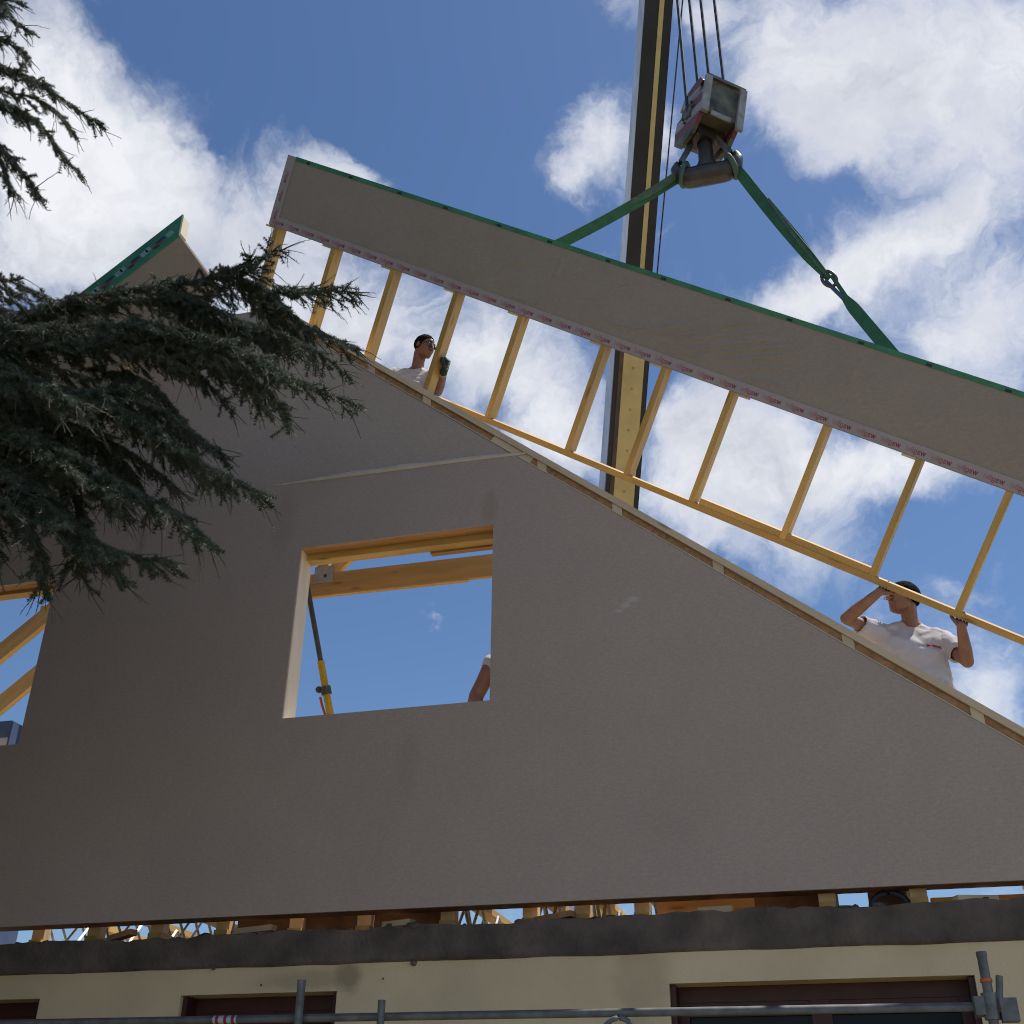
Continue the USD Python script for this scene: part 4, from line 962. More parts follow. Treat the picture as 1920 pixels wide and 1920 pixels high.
trng = np.random.default_rng(21)
m_bark = mat('grey_brown_bark', (0.13, 0.105, 0.085), 0.9, 0.35, 20.0, bump=0.5, bscale=60)
m_twig = mat('dark_twig', (0.085, 0.07, 0.055), 0.9, 0.3, 20.0)
m_needle = mat('blue_green_needles', (0.088, 0.115, 0.086), 0.6, 0.35, 7.0, second=(0.165, 0.195, 0.15), transl=0.12)
m_needle_old = mat('dark_green_needles', (0.052, 0.076, 0.050), 0.6, 0.35, 7.0, second=(0.10, 0.132, 0.085), transl=0.12)
m_needle_new = mat('yellow_green_needle_tips', (0.10, 0.14, 0.045), 0.6, 0.3, 9.0, transl=0.2)

TRUNK = np.array([-6.4, -3.1, 0.0])
cedar = thing('cedar_tree', 'blue cedar with drooping needle-covered branches in front of the gable at the left', 'tree', TRUNK)
tp = np.array([TRUNK + (0.05 * math.sin(z_ * 1.1), 0.04 * math.cos(z_), z_) for z_ in np.linspace(0, 12.5, 26)])
obj('trunk', tube(tp, np.linspace(0.26, 0.06, 26), 14), m_bark, cedar, smooth=True)


def smooth_line(p, n):
    from scipy.interpolate import CubicSpline
    p = np.asarray(p, float)
    t = np.r_[0, np.cumsum(np.linalg.norm(np.diff(p, axis=0), axis=1))]
    k = CubicSpline(t, p) if len(p) > 2 else (lambda q: p[0] + (p[1] - p[0]) * (np.asarray(q) / t[-1])[:, None])
    return k(np.linspace(0, t[-1], n)), t[-1]


def grow(p, d, length, step, droop, wig):
    n = max(3, int(length / step))
    out = [np.asarray(p, float)]
    d = unit(d)
    for k in range(n):
        d = unit(d + np.array([0, 0, -droop * step]) + trng.normal(0, wig, 3) * step)
        out.append(out[-1] + d * step)
    return np.array(out)


def needles(pos, ax, size, count, lean, wid):
    """tufts of thin needle blades round the shoot axis"""
    n = len(pos)
    ax = ax / np.linalg.norm(ax, axis=1, keepdims=True)
    ref = np.where(np.abs(ax[:, 2:]) < 0.9, [[0, 0, 1.0]], [[1.0, 0, 0]])
    s = np.cross(ax, ref); s /= np.linalg.norm(s, axis=1, keepdims=True)
    t = np.cross(s, ax)
    a = trng.uniform(0, 2 * np.pi, (n, count))
    fwd = trng.normal(lean, 0.35, (n, count))
    d = np.cos(a)[..., None] * s[:, None] + np.sin(a)[..., None] * t[:, None] + fwd[..., None] * ax[:, None]
    d /= np.linalg.norm(d, axis=2, keepdims=True)
    L = (size[:, None] * trng.uniform(0.7, 1.15, (n, count)))[..., None]
    c = np.cross(d, trng.normal(0, 1, (n, count, 3))); c /= np.linalg.norm(c, axis=2, keepdims=True)
    p = pos[:, None] + trng.normal(0, 0.003, (n, count, 3))
    tri = np.stack([p - c * wid, p + c * wid, p + d * L], 2)
    v = tri.reshape(-1, 3)
    return v, np.arange(len(v)).reshape(-1, 3)


ALL = {}
for key in list(LIMBS):
    p_ = np.array(LIMBS[key])
    cr_ = key[0] in 'UM'
    for n_ in range(0 if key[0] == 'F' or (cr_ and key not in ('U1', 'U2', 'M1')) else 2 if len(key) == 2 else 1):
        q_ = p_ + np.array([trng.uniform(-0.25, 0.0), trng.uniform(-0.25, 0.3), trng.uniform(-0.14, 0.16)]) * (0.65 if cr_ else 1.0) * np.linspace(0.6, 0.8, len(p_))[:, None]
        q_[:, 2] -= trng.uniform(0.0, 0.12) * np.linspace(0, 1, len(p_)) ** 2
        LIMBS[key + 'xyz'[n_]] = [tuple(v_) for v_ in q_[:max(3, int(len(p_) * trng.uniform(0.7, 1.0)))]]
for key, pts in LIMBS.items():
    P, length = smooth_line(pts, 26)
    P = P + 0.035 * (np.stack([meshkit.fbm(P * 2.6 + c_ * 7.0, 3, 5) for c_ in range(3)], 1) - 0.5) * np.minimum(1, np.arange(26) / 4.0)[:, None]
    main = len(key) == 2
    crown = key[0] in 'UM'
    r0_, r1_ = ((0.013, 0.005) if main else (0.008, 0.0035)) if not crown else (0.008, 0.003)
    twigs, tp_, ta_, ts_, old, tips = [], [], [], [], [], []

    def shoot(line, base_old, bare=0.0, dens=0.0165, sz=0.0225):
        seg = np.diff(line, axis=0)
        L = np.r_[0, np.cumsum(np.linalg.norm(seg, axis=1))]
        q = np.arange(0.01, L[-1] * (1 - bare), dens) + trng.uniform(-0.004, 0.004)
        q = q[q > 0]
        if len(q) == 0:
            return
        x = np.stack([np.interp(q, L, line[:, c]) for c in range(3)], 1)
        k = np.clip(np.searchsorted(L, q) - 1, 0, len(seg) - 1)
        tp_.append(x); ta_.append(seg[k]); ts_.append(np.full(len(q), sz) * trng.uniform(0.75, 1.2, len(q)))
        old.append(np.full(len(q), base_old))

    # tip of the limb itself
    twigs.append(tube(P, np.linspace(r0_, r1_, len(P)), 7))
    lastd = P[-1] - P[-3]
    shoot(P, 0, sz=0.024)
    for _ in range(3):
        ln_ = grow(P[-1] - lastd * trng.uniform(0, 1.5), unit(lastd) + trng.normal(0, 0.35, 3), trng.uniform(0.12, 0.24), 0.02, 0.8, 3.0)
        twigs.append(tube(ln_, np.linspace(0.0035, 0.0016, len(ln_)), 4)); tips.append(ln_)
    nb_ = int(length / (0.034 if not crown else 0.055))
    for k in range(nb_):
        f = (k + trng.uniform(0, 1)) / nb_
        idx = min(int(f * (len(P) - 1)), len(P) - 2)
        p0 = P[idx] + (P[idx + 1] - P[idx]) * (f * (len(P) - 1) - idx)
        d0 = unit(P[idx + 1] - P[idx])
        side = unit(np.cross(d0, (0, 0, 1))) * (1 if k % 2 else -1)
        dirv = d0 * trng.uniform(0.5, 1.0) + side * trng.uniform(0.2, 0.8) + np.array([0, 0, trng.uniform(-0.55, 0.12)])
        if crown:
            dirv = d0 * trng.uniform(0.6, 1.0) + side * trng.uniform(0.1, 0.6) + np.array([0, 0, trng.uniform(-0.5, 0.25)])
        ll = trng.uniform(0.14, 0.44) * (1.0 if main else 0.75) * (1.0 - 0.55 * f)
        if crown:
            ll *= 0.75
        ln_ = grow(p0, dirv, ll, 0.025, 1.9 if not crown else 1.2, 2.2)
        twigs.append(tube(ln_, np.linspace(0.006, 0.0022, len(ln_)), 5))
        base_old = 1 if trng.random() < 0.45 else 0
        shoot(ln_, base_old)
        m_ = int(ll / 0.034)
        for j_ in range(1, m_):
            g_ = j_ / m_
            q0 = ln_[min(int(g_ * (len(ln_) - 1)), len(ln_) - 2)]
            dd_ = unit(ln_[min(int(g_ * (len(ln_) - 1)) + 1, len(ln_) - 1)] - q0)
            sd = unit(np.cross(dd_, (0, 0, 1)) + trng.normal(0, 0.3, 3)) * (1 if j_ % 2 else -1)
            sub = grow(q0, dd_ * 0.75 + sd * 0.7 + np.array([0, 0, -0.15]), trng.uniform(0.05, 0.15) * (1.1 - 0.5 * g_), 0.018, 1.6, 2.5)
            twigs.append(tube(sub, np.linspace(0.003, 0.0016, len(sub)), 3))
            shoot(sub, base_old)
        # long bare shoots at the end
        for _ in range(1 if trng.random() < 0.6 else 2):
            e_ = grow(ln_[-1], unit(ln_[-1] - ln_[-3]) + trng.normal(0, 0.3, 3), trng.uniform(0.05, 0.15), 0.015, 0.5, 2.0)
            twigs.append(tube(e_, np.linspace(0.0025, 0.0012, len(e_)), 3)); tips.append(e_)
    pos, ax, sz, od = np.concatenate(tp_), np.concatenate(ta_), np.concatenate(ts_), np.concatenate(old)
    lb = obj('branch', join(twigs), m_bark if main else m_twig, cedar, smooth=True)
    for w_, mm in ((0, m_needle), (1, m_needle_old)):
        s_ = od == w_
        if s_.any():
            obj('needles', needles(pos[s_], ax[s_], sz[s_], 20, 0.3, 0.0021), mm, lb, kind='stuff')
    tl = np.concatenate(tips); td = np.concatenate([np.gradient(x_, axis=0) for x_ in tips])
    obj('tip_needles', needles(tl, td, np.full(len(tl), 0.011), 5, 1.6, 0.0011), m_needle_new if key in ('L1d', 'L3', 'L3b', 'L4', 'L2b') else m_needle, lb, kind='stuff')
# boughs from the trunk carrying the limbs outside the picture
for key in ('L1', 'L2', 'L3', 'L4', 'L5', 'L6', 'M1', 'U1', 'U2', 'U3', 'U4', 'U5', 'U6', 'U7', 'U8', 'L7'):
    e0 = np.array(LIMBS[key][0])
    zt = max(0.6, e0[2] - 0.25)
    t0 = TRUNK + np.array([0.0, 0.0, zt])
    mid = (t0 + e0) / 2 + np.array([0, 0, 0.12])
    q_, _ = smooth_line([t0, mid, e0], 10)
    obj('bough', tube(q_, np.linspace(0.04, 0.02, 10), 8), m_bark, cedar, smooth=True)

# unseen rest of the crown, added and thickened to darken the left wall
cr_ = np.random.default_rng(5)
cp_ = np.stack([cr_.uniform(-11.5, -3.0, 46000), cr_.uniform(-5.6, -0.9, 46000), cr_.uniform(2.2, 11.5, 46000)], 1)
keep = (cp_[:, 0] < -0.80 * (cp_[:, 1] + 7.0) - 1.9) & (np.hypot((cp_[:, 0] + 7.4) / 4.4, (cp_[:, 1] + 3.2) / 2.7) < 1.0 - 0.055 * (cp_[:, 2] - 4.0) * (cp_[:, 2] > 4)) & (meshkit.fbm(cp_ * np.array([0.9, 0.9, 2.2]), 3, 9) > 0.36)
cp_ = cp_[keep]
ca_ = cr_.normal(0, 1, cp_.shape) * [1, 1, 0.5] + [0.2, 0, -0.5]
obj('crown', needles(cp_, ca_, np.full(len(cp_), 0.16), 14, 0.5, 0.012), m_needle_old, cedar, kind='stuff')

# ---------------------------------------------------------------- people
m_skin = mat('tanned_skin', (0.27, 0.135, 0.085), 0.55, 0.2, 14.0, bump=0.15, bscale=90, bdist=0.002)
m_skin2 = mat('brown_skin', (0.20, 0.092, 0.06), 0.55, 0.2, 14.0, bump=0.15, bscale=90, bdist=0.002)
m_hair = mat('short_dark_hair', (0.007, 0.0055, 0.005), 0.95, 0.4, 60.0, bump=0.6, bscale=160, bdist=0.004, spec=0.1)
m_shirt = mat('white_cotton', (0.53, 0.51, 0.545), 0.95, 0.05, 7.0, bump=0.25, bscale=120, bdist=0.002)
m_shirtg = mat('pale_grey_cotton', (0.50, 0.475, 0.475), 0.95, 0.06, 7.0, bump=0.25, bscale=120, bdist=0.002)
m_trouser = mat('dark_work_trousers', (0.035, 0.037, 0.045), 0.9, 0.2, 9.0)
m_boot = mat('brown_leather_boot', (0.07, 0.045, 0.03), 0.7, 0.2, 9.0)
m_glove = mat('dark_green_glove', (0.02, 0.028, 0.022), 0.8, 0.3, 20.0)
m_glovepale = mat('pale_green_glove_back', (0.30, 0.42, 0.28), 0.8, 0.2, 20.0)
m_eye = mat('eye_white', (0.6, 0.58, 0.55), 0.3, 0.05)
m_iris = mat('dark_iris', (0.03, 0.02, 0.015), 0.2, 0.1)
m_lips = mat('lips', (0.27, 0.10, 0.085), 0.5, 0.1)
m_belt = mat('black_belt', (0.015, 0.015, 0.017), 0.6, 0.2)
m_redlogo = mat('red_chest_print', (0.45, 0.06, 0.05), 0.8, 0.2)
Nl = {'t': ('transparent_bsdf', {'color': (0.92, 0.94, 0.95)}), 'g': ('glossy_bsdf', {'roughness': 0.05}), 'f': ('fresnel', {'IOR': 1.5}), 'm': ('mix_closure', {})}
m_clear = usdkit.material(stage, '/World/Looks/clear_lens', Nl, [('f.fac', 'm.fac'), ('t.BSDF', 'm.closure1'), ('g.BSDF', 'm.closure2')], surface='m.closure')
m_shade = mat('dark_lens', (0.01, 0.01, 0.012), 0.1, 0.1)


def sph(p, r_, n=16):
    return Manifold.sphere(r_, n).translate(tuple(map(float, p)))


def hull(*pr):
    return Manifold.batch_hull([sph(p, r_) for p, r_ in pr])


def add(parts):
    return Manifold.batch_boolean(parts, m3.OpType.Add)


def chain(pr):
    return add([hull(a_, b_) for a_, b_ in zip(pr[:-1], pr[1:])])


def smooth_mesh(man, length, it, lamb=0.5):
    k = man.refine_to_length(length).to_mesh()
    t = trimesh.Trimesh(k.vert_properties[:, :3], k.tri_verts, process=True)
    before = np.array(t.vertices)
    trimesh.smoothing.filter_taubin(t, lamb=lamb, nu=lamb + 0.02, iterations=it)
    v = np.array(t.vertices)
    far = np.linalg.norm(v - before, axis=1) > 0.012      # slivers that the smoothing throws out
    v[far] = before[far]
    t.vertices = v
    return t


def ell(c, r3, R3, n=24):
    """ellipsoid with centre c and radii r3 in the frame whose columns are R3"""
    T3 = np.hstack([R3 @ np.diag(r3), np.asarray(c, float)[:, None]])
    return Manifold.sphere(1.0, n).transform(T3)


class Head:
    """frame: x to the person's left, y forward (face), z up; c is the middle of the skull"""
    def __init__(self, c, face, upv, s=1.0):
        f = unit(face); l = unit(np.cross(upv, f)); u_ = np.cross(f, l)
        self.R, self.c, self.s = np.stack([l, f, u_], 1), np.asarray(c, float), s

    def p(self, x, y, z_):
        return self.c + self.R @ (np.array([x, y, z_]) * self.s)

    def solid(self):
        P_, s = self.p, self.s
        parts = [ell(P_(0, -0.012, 0.045), np.array([0.074, 0.094, 0.086]) * s, self.R),
                 hull((P_(0, 0.045, 0.055), 0.042 * s), (P_(0.033, 0.046, -0.005), 0.034 * s), (P_(-0.033, 0.046, -0.005), 0.034 * s), (P_(0.015, 0.062, -0.082), 0.022 * s), (P_(-0.015, 0.062, -0.082), 0.022 * s), (P_(0.045, 0.0, -0.055), 0.020 * s), (P_(-0.045, 0.0, -0.055), 0.020 * s)),
                 hull((P_(0, 0.090, 0.022), 0.009 * s), (P_(0, 0.108, -0.018), 0.0115 * s)),
                 hull((P_(0.013, 0.093, -0.024), 0.009 * s), (P_(-0.013, 0.093, -0.024), 0.009 * s), (P_(0, 0.108, -0.018), 0.0105 * s)),
                 hull((P_(0.034, 0.078, 0.034), 0.011 * s), (P_(-0.034, 0.078, 0.034), 0.011 * s), (P_(0, 0.086, 0.034), 0.010 * s)),
                 hull((P_(0.018, 0.078, -0.052), 0.012 * s), (P_(-0.018, 0.078, -0.052), 0.012 * s), (P_(0, 0.085, -0.053), 0.012 * s)),
                 hull((P_(0, 0.076, -0.088), 0.016 * s), (P_(0, 0.066, -0.09), 0.018 * s))]
        for sg in (-1, 1):
            parts.append(ell(P_(sg * 0.078, -0.008, 0.004), np.array([0.010, 0.017, 0.029]) * s, self.R, 14))
        return parts

    def details(self, parent, hair, glasses=None, body=None):
        P_, s = self.p, self.s
        for sg in (-1, 1):
            e_ = ell(P_(sg * 0.031, 0.074, 0.012), np.array([0.013, 0.011, 0.009]) * s, self.R, 14)
            ep = obj('eye', e_, m_eye, parent, smooth=True)
            obj('iris', ell(P_(sg * 0.031, 0.0835, 0.012), np.array([0.005, 0.003, 0.005]) * s, self.R, 10), m_iris, ep, smooth=True)
            obj('eyebrow', hull((P_(sg * 0.016, 0.093, 0.040), 0.004 * s), (P_(sg * 0.034, 0.089, 0.044), 0.0045 * s), (P_(sg * 0.05, 0.075, 0.039), 0.003 * s)), m_hair, parent, smooth=True)
        obj('mouth', add([hull((P_(0.022, 0.080, -0.0475), 0.0045 * s), (P_(0, 0.0955, -0.0455), 0.0052 * s)), hull((P_(-0.022, 0.080, -0.0475), 0.0045 * s), (P_(0, 0.0955, -0.0455), 0.0052 * s)), hull((P_(0.017, 0.084, -0.057), 0.005 * s), (P_(-0.017, 0.084, -0.057), 0.005 * s), (P_(0, 0.092, -0.058), 0.0062 * s))]), m_lips, parent, smooth=True)
        # close-cropped hair: a shell over the skull, cut along the hairline
        cap = ell(P_(0, -0.014, 0.047), np.array([0.080, 0.100, 0.091]) * s, self.R, 40)
        fdir, udir = self.R[:, 1], self.R[:, 2]
        n1 = unit(udir * 0.55 - fdir * 0.83)
        cap = cap.trim_by_plane(tuple(n1), float(n1 @ P_(0, 0.060, 0.075)))
        n2 = unit(udir * 0.80 - fdir * 0.60)
        cap = cap.trim_by_plane(tuple(n2), float(n2 @ P_(0, 0.004, 0.004)))
        hm = cap.refine_to_length(0.009).to_mesh()
        ht = trimesh.Trimesh(hm.vert_properties[:, :3], hm.tri_verts)
        ht.vertices += ht.vertex_normals * (0.010 * (meshkit.fbm(np.asarray(ht.vertices) * 110, 3, 2) - 0.5))[:, None]
        obj('hair', ht, hair, parent, smooth=60)
        if glasses is not None:
            gp = obj('glasses', add([hull((P_(-0.062, 0.085, 0.022), 0.003), (P_(0.062, 0.085, 0.022), 0.003)), *[hull((P_(sg * 0.066, 0.080, 0.020), 0.003), (P_(sg * 0.083, -0.01, 0.022), 0.003)) for sg in (-1, 1)]]), m_shade, parent, smooth=True)
            for sg in (-1, 1):
                L_ = ell(P_(sg * 0.034, 0.103, 0.006), np.array([0.027, 0.005, 0.015]), self.R, 20)
                obj('lens', L_, glasses, gp, smooth=True)


def hand(wrist, aim, palm, thumb_side, curls, spread=0.06, r_=0.0085, thumb_curl=0.6, g=0.0):
    """palm block, four jointed fingers of unequal length and a thumb from the side of the palm"""
    aim = unit(aim); palm = unit(np.asarray(palm) - aim * (np.asarray(palm) @ aim)); side = unit(np.cross(aim, palm))
    if side @ np.asarray(thumb_side) < 0: side = -side
    w = np.asarray(wrist, float)
    parts = [hull((w, 0.025 + g), (w + aim * 0.03 + side * 0.018, 0.021 + g), (w + aim * 0.03 - side * 0.018, 0.020 + g)),
             hull((w + aim * 0.025 + side * 0.02, 0.019 + g), (w + aim * 0.025 - side * 0.02, 0.018 + g), (w + aim * 0.088 + side * 0.032, 0.0135 + g), (w + aim * 0.082 - side * 0.032, 0.0125 + g))]
    for k, (off, ln_) in enumerate(((0.033, 0.072), (0.011, 0.080), (-0.011, 0.074), (-0.032, 0.060))):
        p = w + aim * (0.088 - 0.002 * k) + side * off
        d = unit(aim + side * off * spread * 8)
        ax = side
        ang = 0.0
        pts = [(p, r_ + 0.0015)]
        for c_, f in zip(curls, (0.46, 0.30, 0.24)):
            ang += math.radians(c_) * (1 + 0.05 * k)
            dd_ = unit(d * math.cos(ang) + palm * math.sin(ang))
            p = p + dd_ * ln_ * f
            pts.append((p, r_ * (1 - 0.08 * len(pts))))
        parts.append(chain(pts))
    b0 = w + aim * 0.032 + side * 0.028
    b1 = b0 + unit(side * 0.8 + aim * 0.7 + palm * 0.25) * 0.038
    b2 = b1 + unit(side * (0.5 - 0.3 * thumb_curl) + aim * 0.85 + palm * thumb_curl) * 0.032
    b3 = b2 + unit(side * (0.2 - 0.3 * thumb_curl) + aim * 0.9 + palm * thumb_curl) * 0.024
    parts.append(chain([(b0, 0.016 + g), (b1, 0.0125 + g), (b2, 0.0105 + g), (b3, 0.0085 + g)]))
    return parts


def limb(a_, b_, c_, ra, rb, rc):
    """shoulder-elbow-wrist with muscle swell"""
    a_, b_, c_ = map(np.asarray, (a_, b_, c_))
    m1, m2 = a_ * 0.45 + b_ * 0.55, b_ * 0.68 + c_ * 0.32
    return [chain([(a_, ra), (m1, ra * 0.86), (b_, rb), (m2, rb * 1.04), (c_, rc)])]


def person(label, cat, loc, J, head, skin, shirt, hands, glasses=None, group=None, folds=3, shirt_logo=None, sleeveless=False, fat=1.0):
    t = thing('person', label, cat, loc, group)
    sR, sL, nb, ch, wa, pe = (np.asarray(J[k], float) for k in ('shR', 'shL', 'neck', 'chest', 'waist', 'pelvis'))
    lat = unit(sL - sR); axis = unit(nb - pe); fwd = unit(np.cross(lat, axis))
    if fwd @ np.asarray(J['front']) < 0: fwd = -fwd
    def torso(g_):
        cs = [(ch + lat * x + fwd * y, 0.088 + g_) for x in (-0.082, 0.082) for y in (0.025, -0.02)]
        ws = [(wa + lat * x + fwd * 0.005, 0.086 + g_) for x in (-0.062, 0.062)]
        ps = [(pe + lat * x, 0.098 + g_) for x in (-0.070, 0.070)]
        return [Manifold.batch_hull([sph(p, r_) for p, r_ in [(sR - axis * 0.012, 0.052 + g_), (sL - axis * 0.012, 0.052 + g_), (nb - axis * 0.035, 0.052 + g_)] + cs]),
                Manifold.batch_hull([sph(p, r_) for p, r_ in cs + ws]), Manifold.batch_hull([sph(p, r_) for p, r_ in ws + ps])]
    hc = head.p(0, -0.03, -0.04)
    body = torso(0.0) + [hull((nb - axis * 0.02, 0.060), (hc * 0.45 + nb * 0.55, 0.054)), hull((hc * 0.45 + nb * 0.55, 0.054), (hc, 0.056))]
    body += [hull((nb - axis * 0.02 + lat * x * 0.55, 0.045), (nb + axis * 0.025, 0.045), (nb + lat * x * 1.6 - axis * 0.03, 0.04)) for x in (-0.06, 0.06)]
    body += head.solid()
    for sd in 'RL':
        body += limb(J['sh' + sd], J['el' + sd], J['wr' + sd], 0.051 * fat, 0.042 * fat, 0.029 * fat)
        body += hands[sd]
        body += [chain([(J['hip' + sd], 0.085), (np.asarray(J['kn' + sd]), 0.055), (np.asarray(J['kn' + sd]) * 0.65 + np.asarray(J['an' + sd]) * 0.35, 0.053), (J['an' + sd], 0.036)])]
        a_ = np.asarray(J['an' + sd], float); ff = unit([fwd[0], fwd[1], 0])
        body += [hull((a_ - [0, 0, 0.03], 0.036), (a_ + ff * 0.14 - [0, 0, 0.045], 0.028))]
    bm = smooth_mesh(add(body), 0.013, 8)
    bp = obj('body', bm, skin, t, smooth=True)
    head.details(t, m_hair, glasses)
    # shirt
    G = 0.019
    sh = torso(G)
    sh = add(sh)
    for sd in 'RL':
        s_, e_ = np.asarray(J['sh' + sd], float), np.asarray(J['el' + sd], float)
        d = unit(e_ - s_)
        L_ = 0.20 if not sleeveless else 0.04
        sl_ = chain([(s_, 0.070), (s_ + d * L_ * 0.6, 0.070), (s_ + d * (L_ + 0.06), 0.070)])
        cut = s_ + d * L_
        sh += sl_.trim_by_plane(tuple(-d), float(-d @ cut))
        sh -= chain([(s_ + d * (L_ - 0.05), 0.056), (s_ + d * (L_ + 0.2), 0.058)])
    sh -= chain([(nb - axis * 0.01 + fwd * 0.012, 0.066), (nb + axis * 0.2, 0.085)])
    hem = pe - axis * 0.02
    sh = sh.trim_by_plane(tuple(axis), float(axis @ hem))
    st = smooth_mesh(sh, 0.011, 5)
    v = np.asarray(st.vertices)
    q = np.stack([(v - pe) @ lat, (v - pe) @ fwd, (v - pe) @ axis], 1)
    # hanging and dragged folds
    ph = q @ np.array([9.0, 3.0, 5.5]) * 3.0 + 2.6 * meshkit.fbm(q * 9.0, 3, folds) * 3
    amp = 0.007 + 0.009 * meshkit.noise(q * 6.0, folds + 4)
    v2 = v + np.asarray(st.vertex_normals) * (amp * (0.35 + 0.65 * np.sin(ph)) + 0.014 * (meshkit.fbm(q * 16, 3, folds + 1) - 0.5))[:, None]
    st.vertices = v2
    sp = obj('t_shirt', st, shirt, t, smooth=True)
    if shirt_logo is not None:
        # a small red print lying on the chest
        gx, gy = np.meshgrid(np.linspace(-0.048, 0.048, 25), np.linspace(-0.008, 0.008, 5), indexing='ij')
        tv = np.stack([gx.ravel(), gy.ravel() + 0.02 * (gx.ravel() / 0.05) ** 2 * -0.3, np.zeros(gx.size)], 1)
        ii0, jj0 = np.meshgrid(np.arange(24), np.arange(4), indexing='ij'); q0 = (ii0 * 5 + jj0).ravel()
        tfaces = np.stack([q0, q0 + 5, q0 + 6, q0 + 1], 1)
        c0 = np.asarray(shirt_logo, float)
        P3 = c0 + tv[:, :1] * lat + tv[:, 1:2] * axis
        from scipy.spatial import cKDTree
        k = cKDTree(np.stack([v2 @ lat, v2 @ axis], 1)[(v2 - pe) @ fwd > 0.0])
        sel = v2[(v2 - pe) @ fwd > 0.0]
        dist, ii = k.query(np.stack([P3 @ lat, P3 @ axis], 1), k=4)
        dep = (sel[ii] @ fwd).mean(1)
        P3 = P3 + fwd * (dep - P3 @ fwd + 0.003 + tv[:, 2])[:, None]
        obj('chest_print', (P3, tfaces), m_redlogo, sp, smooth=True)
    # trousers and boots
    tr = [Manifold.batch_hull([sph(pe + lat * x, 0.107) for x in (-0.07, 0.07)] + [sph(J['hipR'], 0.098), sph(J['hipL'], 0.098)])]
    for sd in 'RL':
        tr.append(chain([(J['hip' + sd], 0.098), (J['kn' + sd], 0.072), (np.asarray(J['an' + sd]) + [0, 0, 0.04], 0.062)]))
    trm = add(tr).trim_by_plane(tuple(-axis), float(-axis @ (pe + axis * 0.035)))
    tp_ = obj('trousers', smooth_mesh(trm, 0.025, 3), m_trouser, t, smooth=True)
    for sd in 'RL':
        a_ = np.asarray(J['an' + sd], float); ff = unit([fwd[0], fwd[1], 0])
        bt = add([hull((a_ + [0, 0, 0.05], 0.05), (a_ - [0, 0, 0.03], 0.048)), hull((a_ - [0, 0, 0.035], 0.046), (a_ + ff * 0.15 - [0, 0, 0.042], 0.038))])
        obj('boot', smooth_mesh(bt, 0.02, 3), m_boot, t, smooth=True)
    return t, sp, lat, fwd, axis


def legs(pel, lat, ground, fwd, bend=0.0):
    pel, lat = np.asarray(pel, float), np.asarray(lat, float)
    o = {}
    for sd, s in (('R', -1), ('L', 1)):
        h = pel + lat * s * 0.09 - [0, 0, 0.05]
        a_ = np.array([h[0] + lat[0] * s * 0.05, h[1] + lat[1] * s * 0.05, ground + 0.09])
        o['hip' + sd], o['an' + sd] = h, a_
        o['kn' + sd] = (h + a_) / 2 + np.asarray(fwd) * (0.03 + bend)
    return o


# worker on the right, both hands under the bottom batten
palmR, palmL = pp(5.93, PB2 + 0.030, 0.045), pp(6.44, PB2 + 0.030, 0.045)
wrR, wrL = pp(5.90, PB2 + 0.031, -0.030), pp(6.45, PB2 + 0.031, -0.030)
hR = hand(wrR, Nn * 0.98 - B * 0.04 + A * 0.12, -B, A, (84, 14, 30), thumb_curl=0.15)
hL = hand(wrL, Nn * 0.98 - B * 0.04 - A * 0.12, -B, -A, (84, 14, 30), thumb_curl=0.15)
J = dict(shR=(0.510, 0.80, 4.895), shL=(0.878, 0.82, 4.818), neck=(0.690, 0.825, 4.945), chest=(0.700, 0.80, 4.72), waist=(0.735, 0.84, 4.47), pelvis=(0.765, 0.88, 4.25), front=(-0.1, -1, 0),
         elR=(0.265, 0.60, 4.955), elL=(0.985, 0.64, 4.585), wrR=wrR, wrL=wrL)
J.update(legs(J['pelvis'], (1, 0.02, 0), 3.49, (0, -1, 0), 0.05))
hd2 = Head((0.668, 0.775, 5.125), (-0.84, -0.50, 0.22), (0.12, 0.2, 1.0), 1.12)
per2 = person('man in a white t-shirt holding up the lower batten of the lifted panel overhead', 'person', (0.75, 0.9, 3.49), J, hd2, m_skin, m_shirt, {'R': hR, 'L': hL}, glasses=m_clear, folds=3, shirt_logo=(0.800, 0.70, 4.735))
P2 = per2[0]
bl = np.array(J['pelvis']) + np.array([0, 0, 0.02])
obj('waist_strap', hull(((0.875, 0.80, 4.47), 0.012), ((0.90, 0.84, 4.22), 0.012)), m_belt, P2, smooth=True)

# worker on the left, gripping a rung
wr1 = pp(2.083, 1.215, 0.085)
h1 = hand(wr1, -B + A * 0.05, -A * 0.9 - Nn * 0.3, -Nn, (55, 75, 50), r_=0.0075, thumb_curl=0.5, g=-0.004)
h1r = hand((-3.34, 0.62, 7.36), (0.3, -0.7, -0.4), (0.3, 0, -1), (1, 0, 0), (20, 30, 20))
J = dict(shR=(-3.275, 0.80, 7.800), shL=(-2.925, 0.83, 7.725), neck=(-3.075, 0.86, 7.845), chest=(-3.105, 0.84, 7.62), waist=(-3.13, 0.92, 7.38), pelvis=(-3.14, 0.98, 7.18), front=(0.1, -1, 0),
         elR=(-3.42, 0.80, 7.52), elL=(-2.80, 0.68, 7.455), wrR=(-3.34, 0.62, 7.36), wrL=wr1)
J.update(legs(J['pelvis'], (1, 0.05, 0), 6.462, (0.1, -1, 0), 0.16))
hd1 = Head((-2.995, 0.80, 8.045), (0.92, -0.30, -0.26), (0.18, -0.05, 1.0), 1.0)
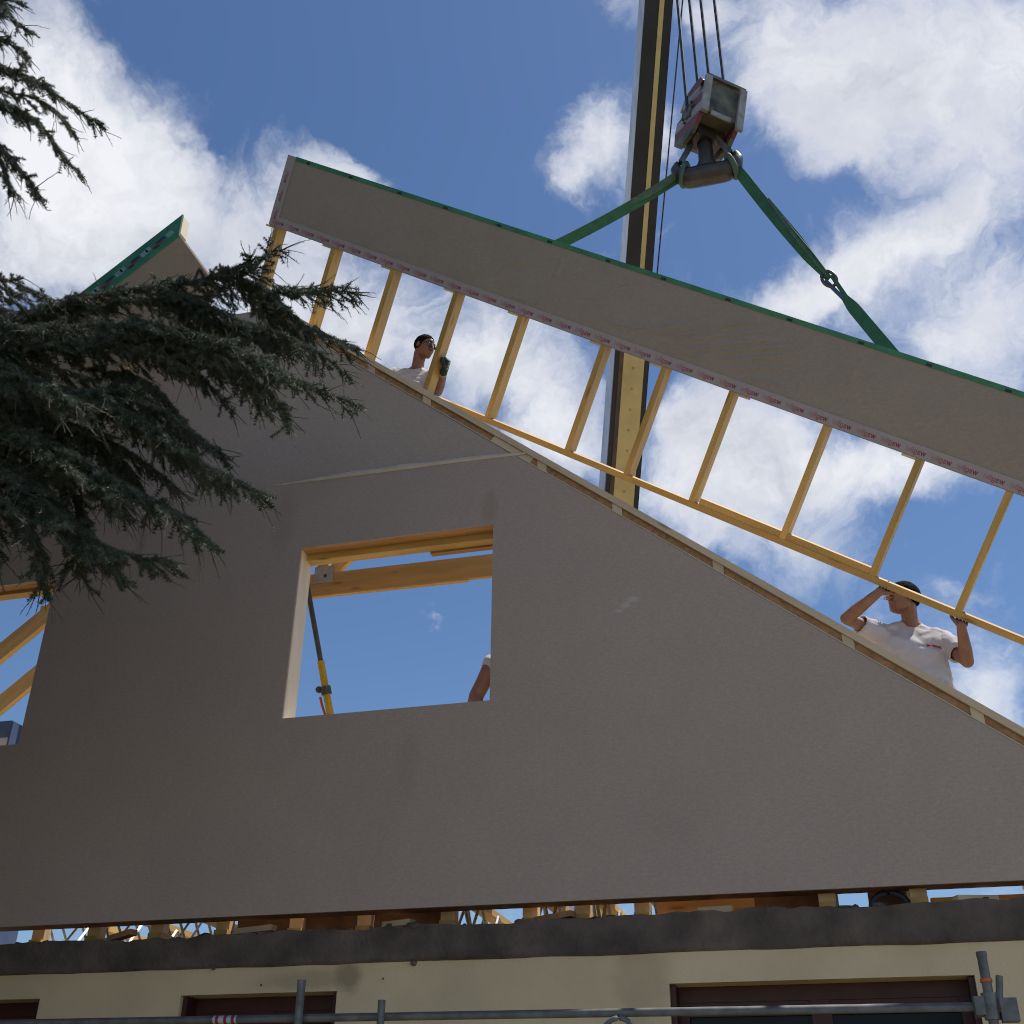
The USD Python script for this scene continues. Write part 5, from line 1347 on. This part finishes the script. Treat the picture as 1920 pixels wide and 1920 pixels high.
per1 = person('man in dark glasses and pale t-shirt gripping a rung with a dark glove', 'person', (-3.1, 0.95, 6.462), J, hd1, m_skin2, m_shirtg, {'R': h1r, 'L': h1}, glasses=m_shade, folds=8)
gl = []
dwr = unit(wr1 - np.array(J['elL']))
g_ = add(hand(wr1, -B + A * 0.05, -A * 0.9 - Nn * 0.3, -Nn, (55, 75, 50), r_=0.0145, thumb_curl=0.5, g=0.006) + [hull((wr1 - dwr * 0.05, 0.031), (wr1 + dwr * 0.02, 0.029))])
gp_ = obj('glove', smooth_mesh(g_, 0.006, 2), m_glove, per1[0], smooth=True)
for k in range(3):
    c_ = wr1 - B * (0.03 + 0.025 * k) + A * 0.024 - Nn * 0.018
    obj('knuckle_patch', sph(c_, 0.012, 12), m_glovepale, gp_, smooth=True)
obj('cuff', hull((wr1 - dwr * 0.058, 0.0325), (wr1 - dwr * 0.045, 0.0325)), m_glovepale, gp_, smooth=True)

# third worker behind the right jamb of the window, bare arm showing
ARM3 = 1.25
h3 = hand((-2.30, 0.30, 4.28), (0.2, -0.6, -0.6), (0.3, 0.5, -0.6), (0.5, -0.5, 0.3), (30, 40, 25))
h3l = hand((-1.62, 0.30, 4.30), (-0.2, -0.6, -0.6), (0.3, 0.5, -0.6), (-0.5, -0.5, 0.3), (30, 40, 25))
J = dict(shR=(-2.185, 0.40, 4.775), shL=(-1.74, 0.52, 4.76), neck=(-1.93, 0.52, 4.83), chest=(-1.93, 0.50, 4.60), waist=(-1.93, 0.52, 4.36), pelvis=(-1.93, 0.55, 4.16), front=(0, -1, 0),
         elR=(-2.285, 0.36, 4.535), elL=(-1.60, 0.50, 4.48), wrR=(-2.30, 0.30, 4.28), wrL=(-1.62, 0.30, 4.30))
J.update(legs(J['pelvis'], (1, 0, 0), 3.262, (0, -1, 0), 0.02))
hd3 = Head((-1.92, 0.47, 5.01), (0.3, -0.9, 0.1), (0, 0, 1), 1.0)
person('man behind the right jamb of the middle window with only his bare arm showing', 'person', (-1.93, 0.55, 3.262), J, hd3, m_skin, m_shirt, {'R': h3, 'L': h3l}, folds=12, sleeveless=True, fat=ARM3)
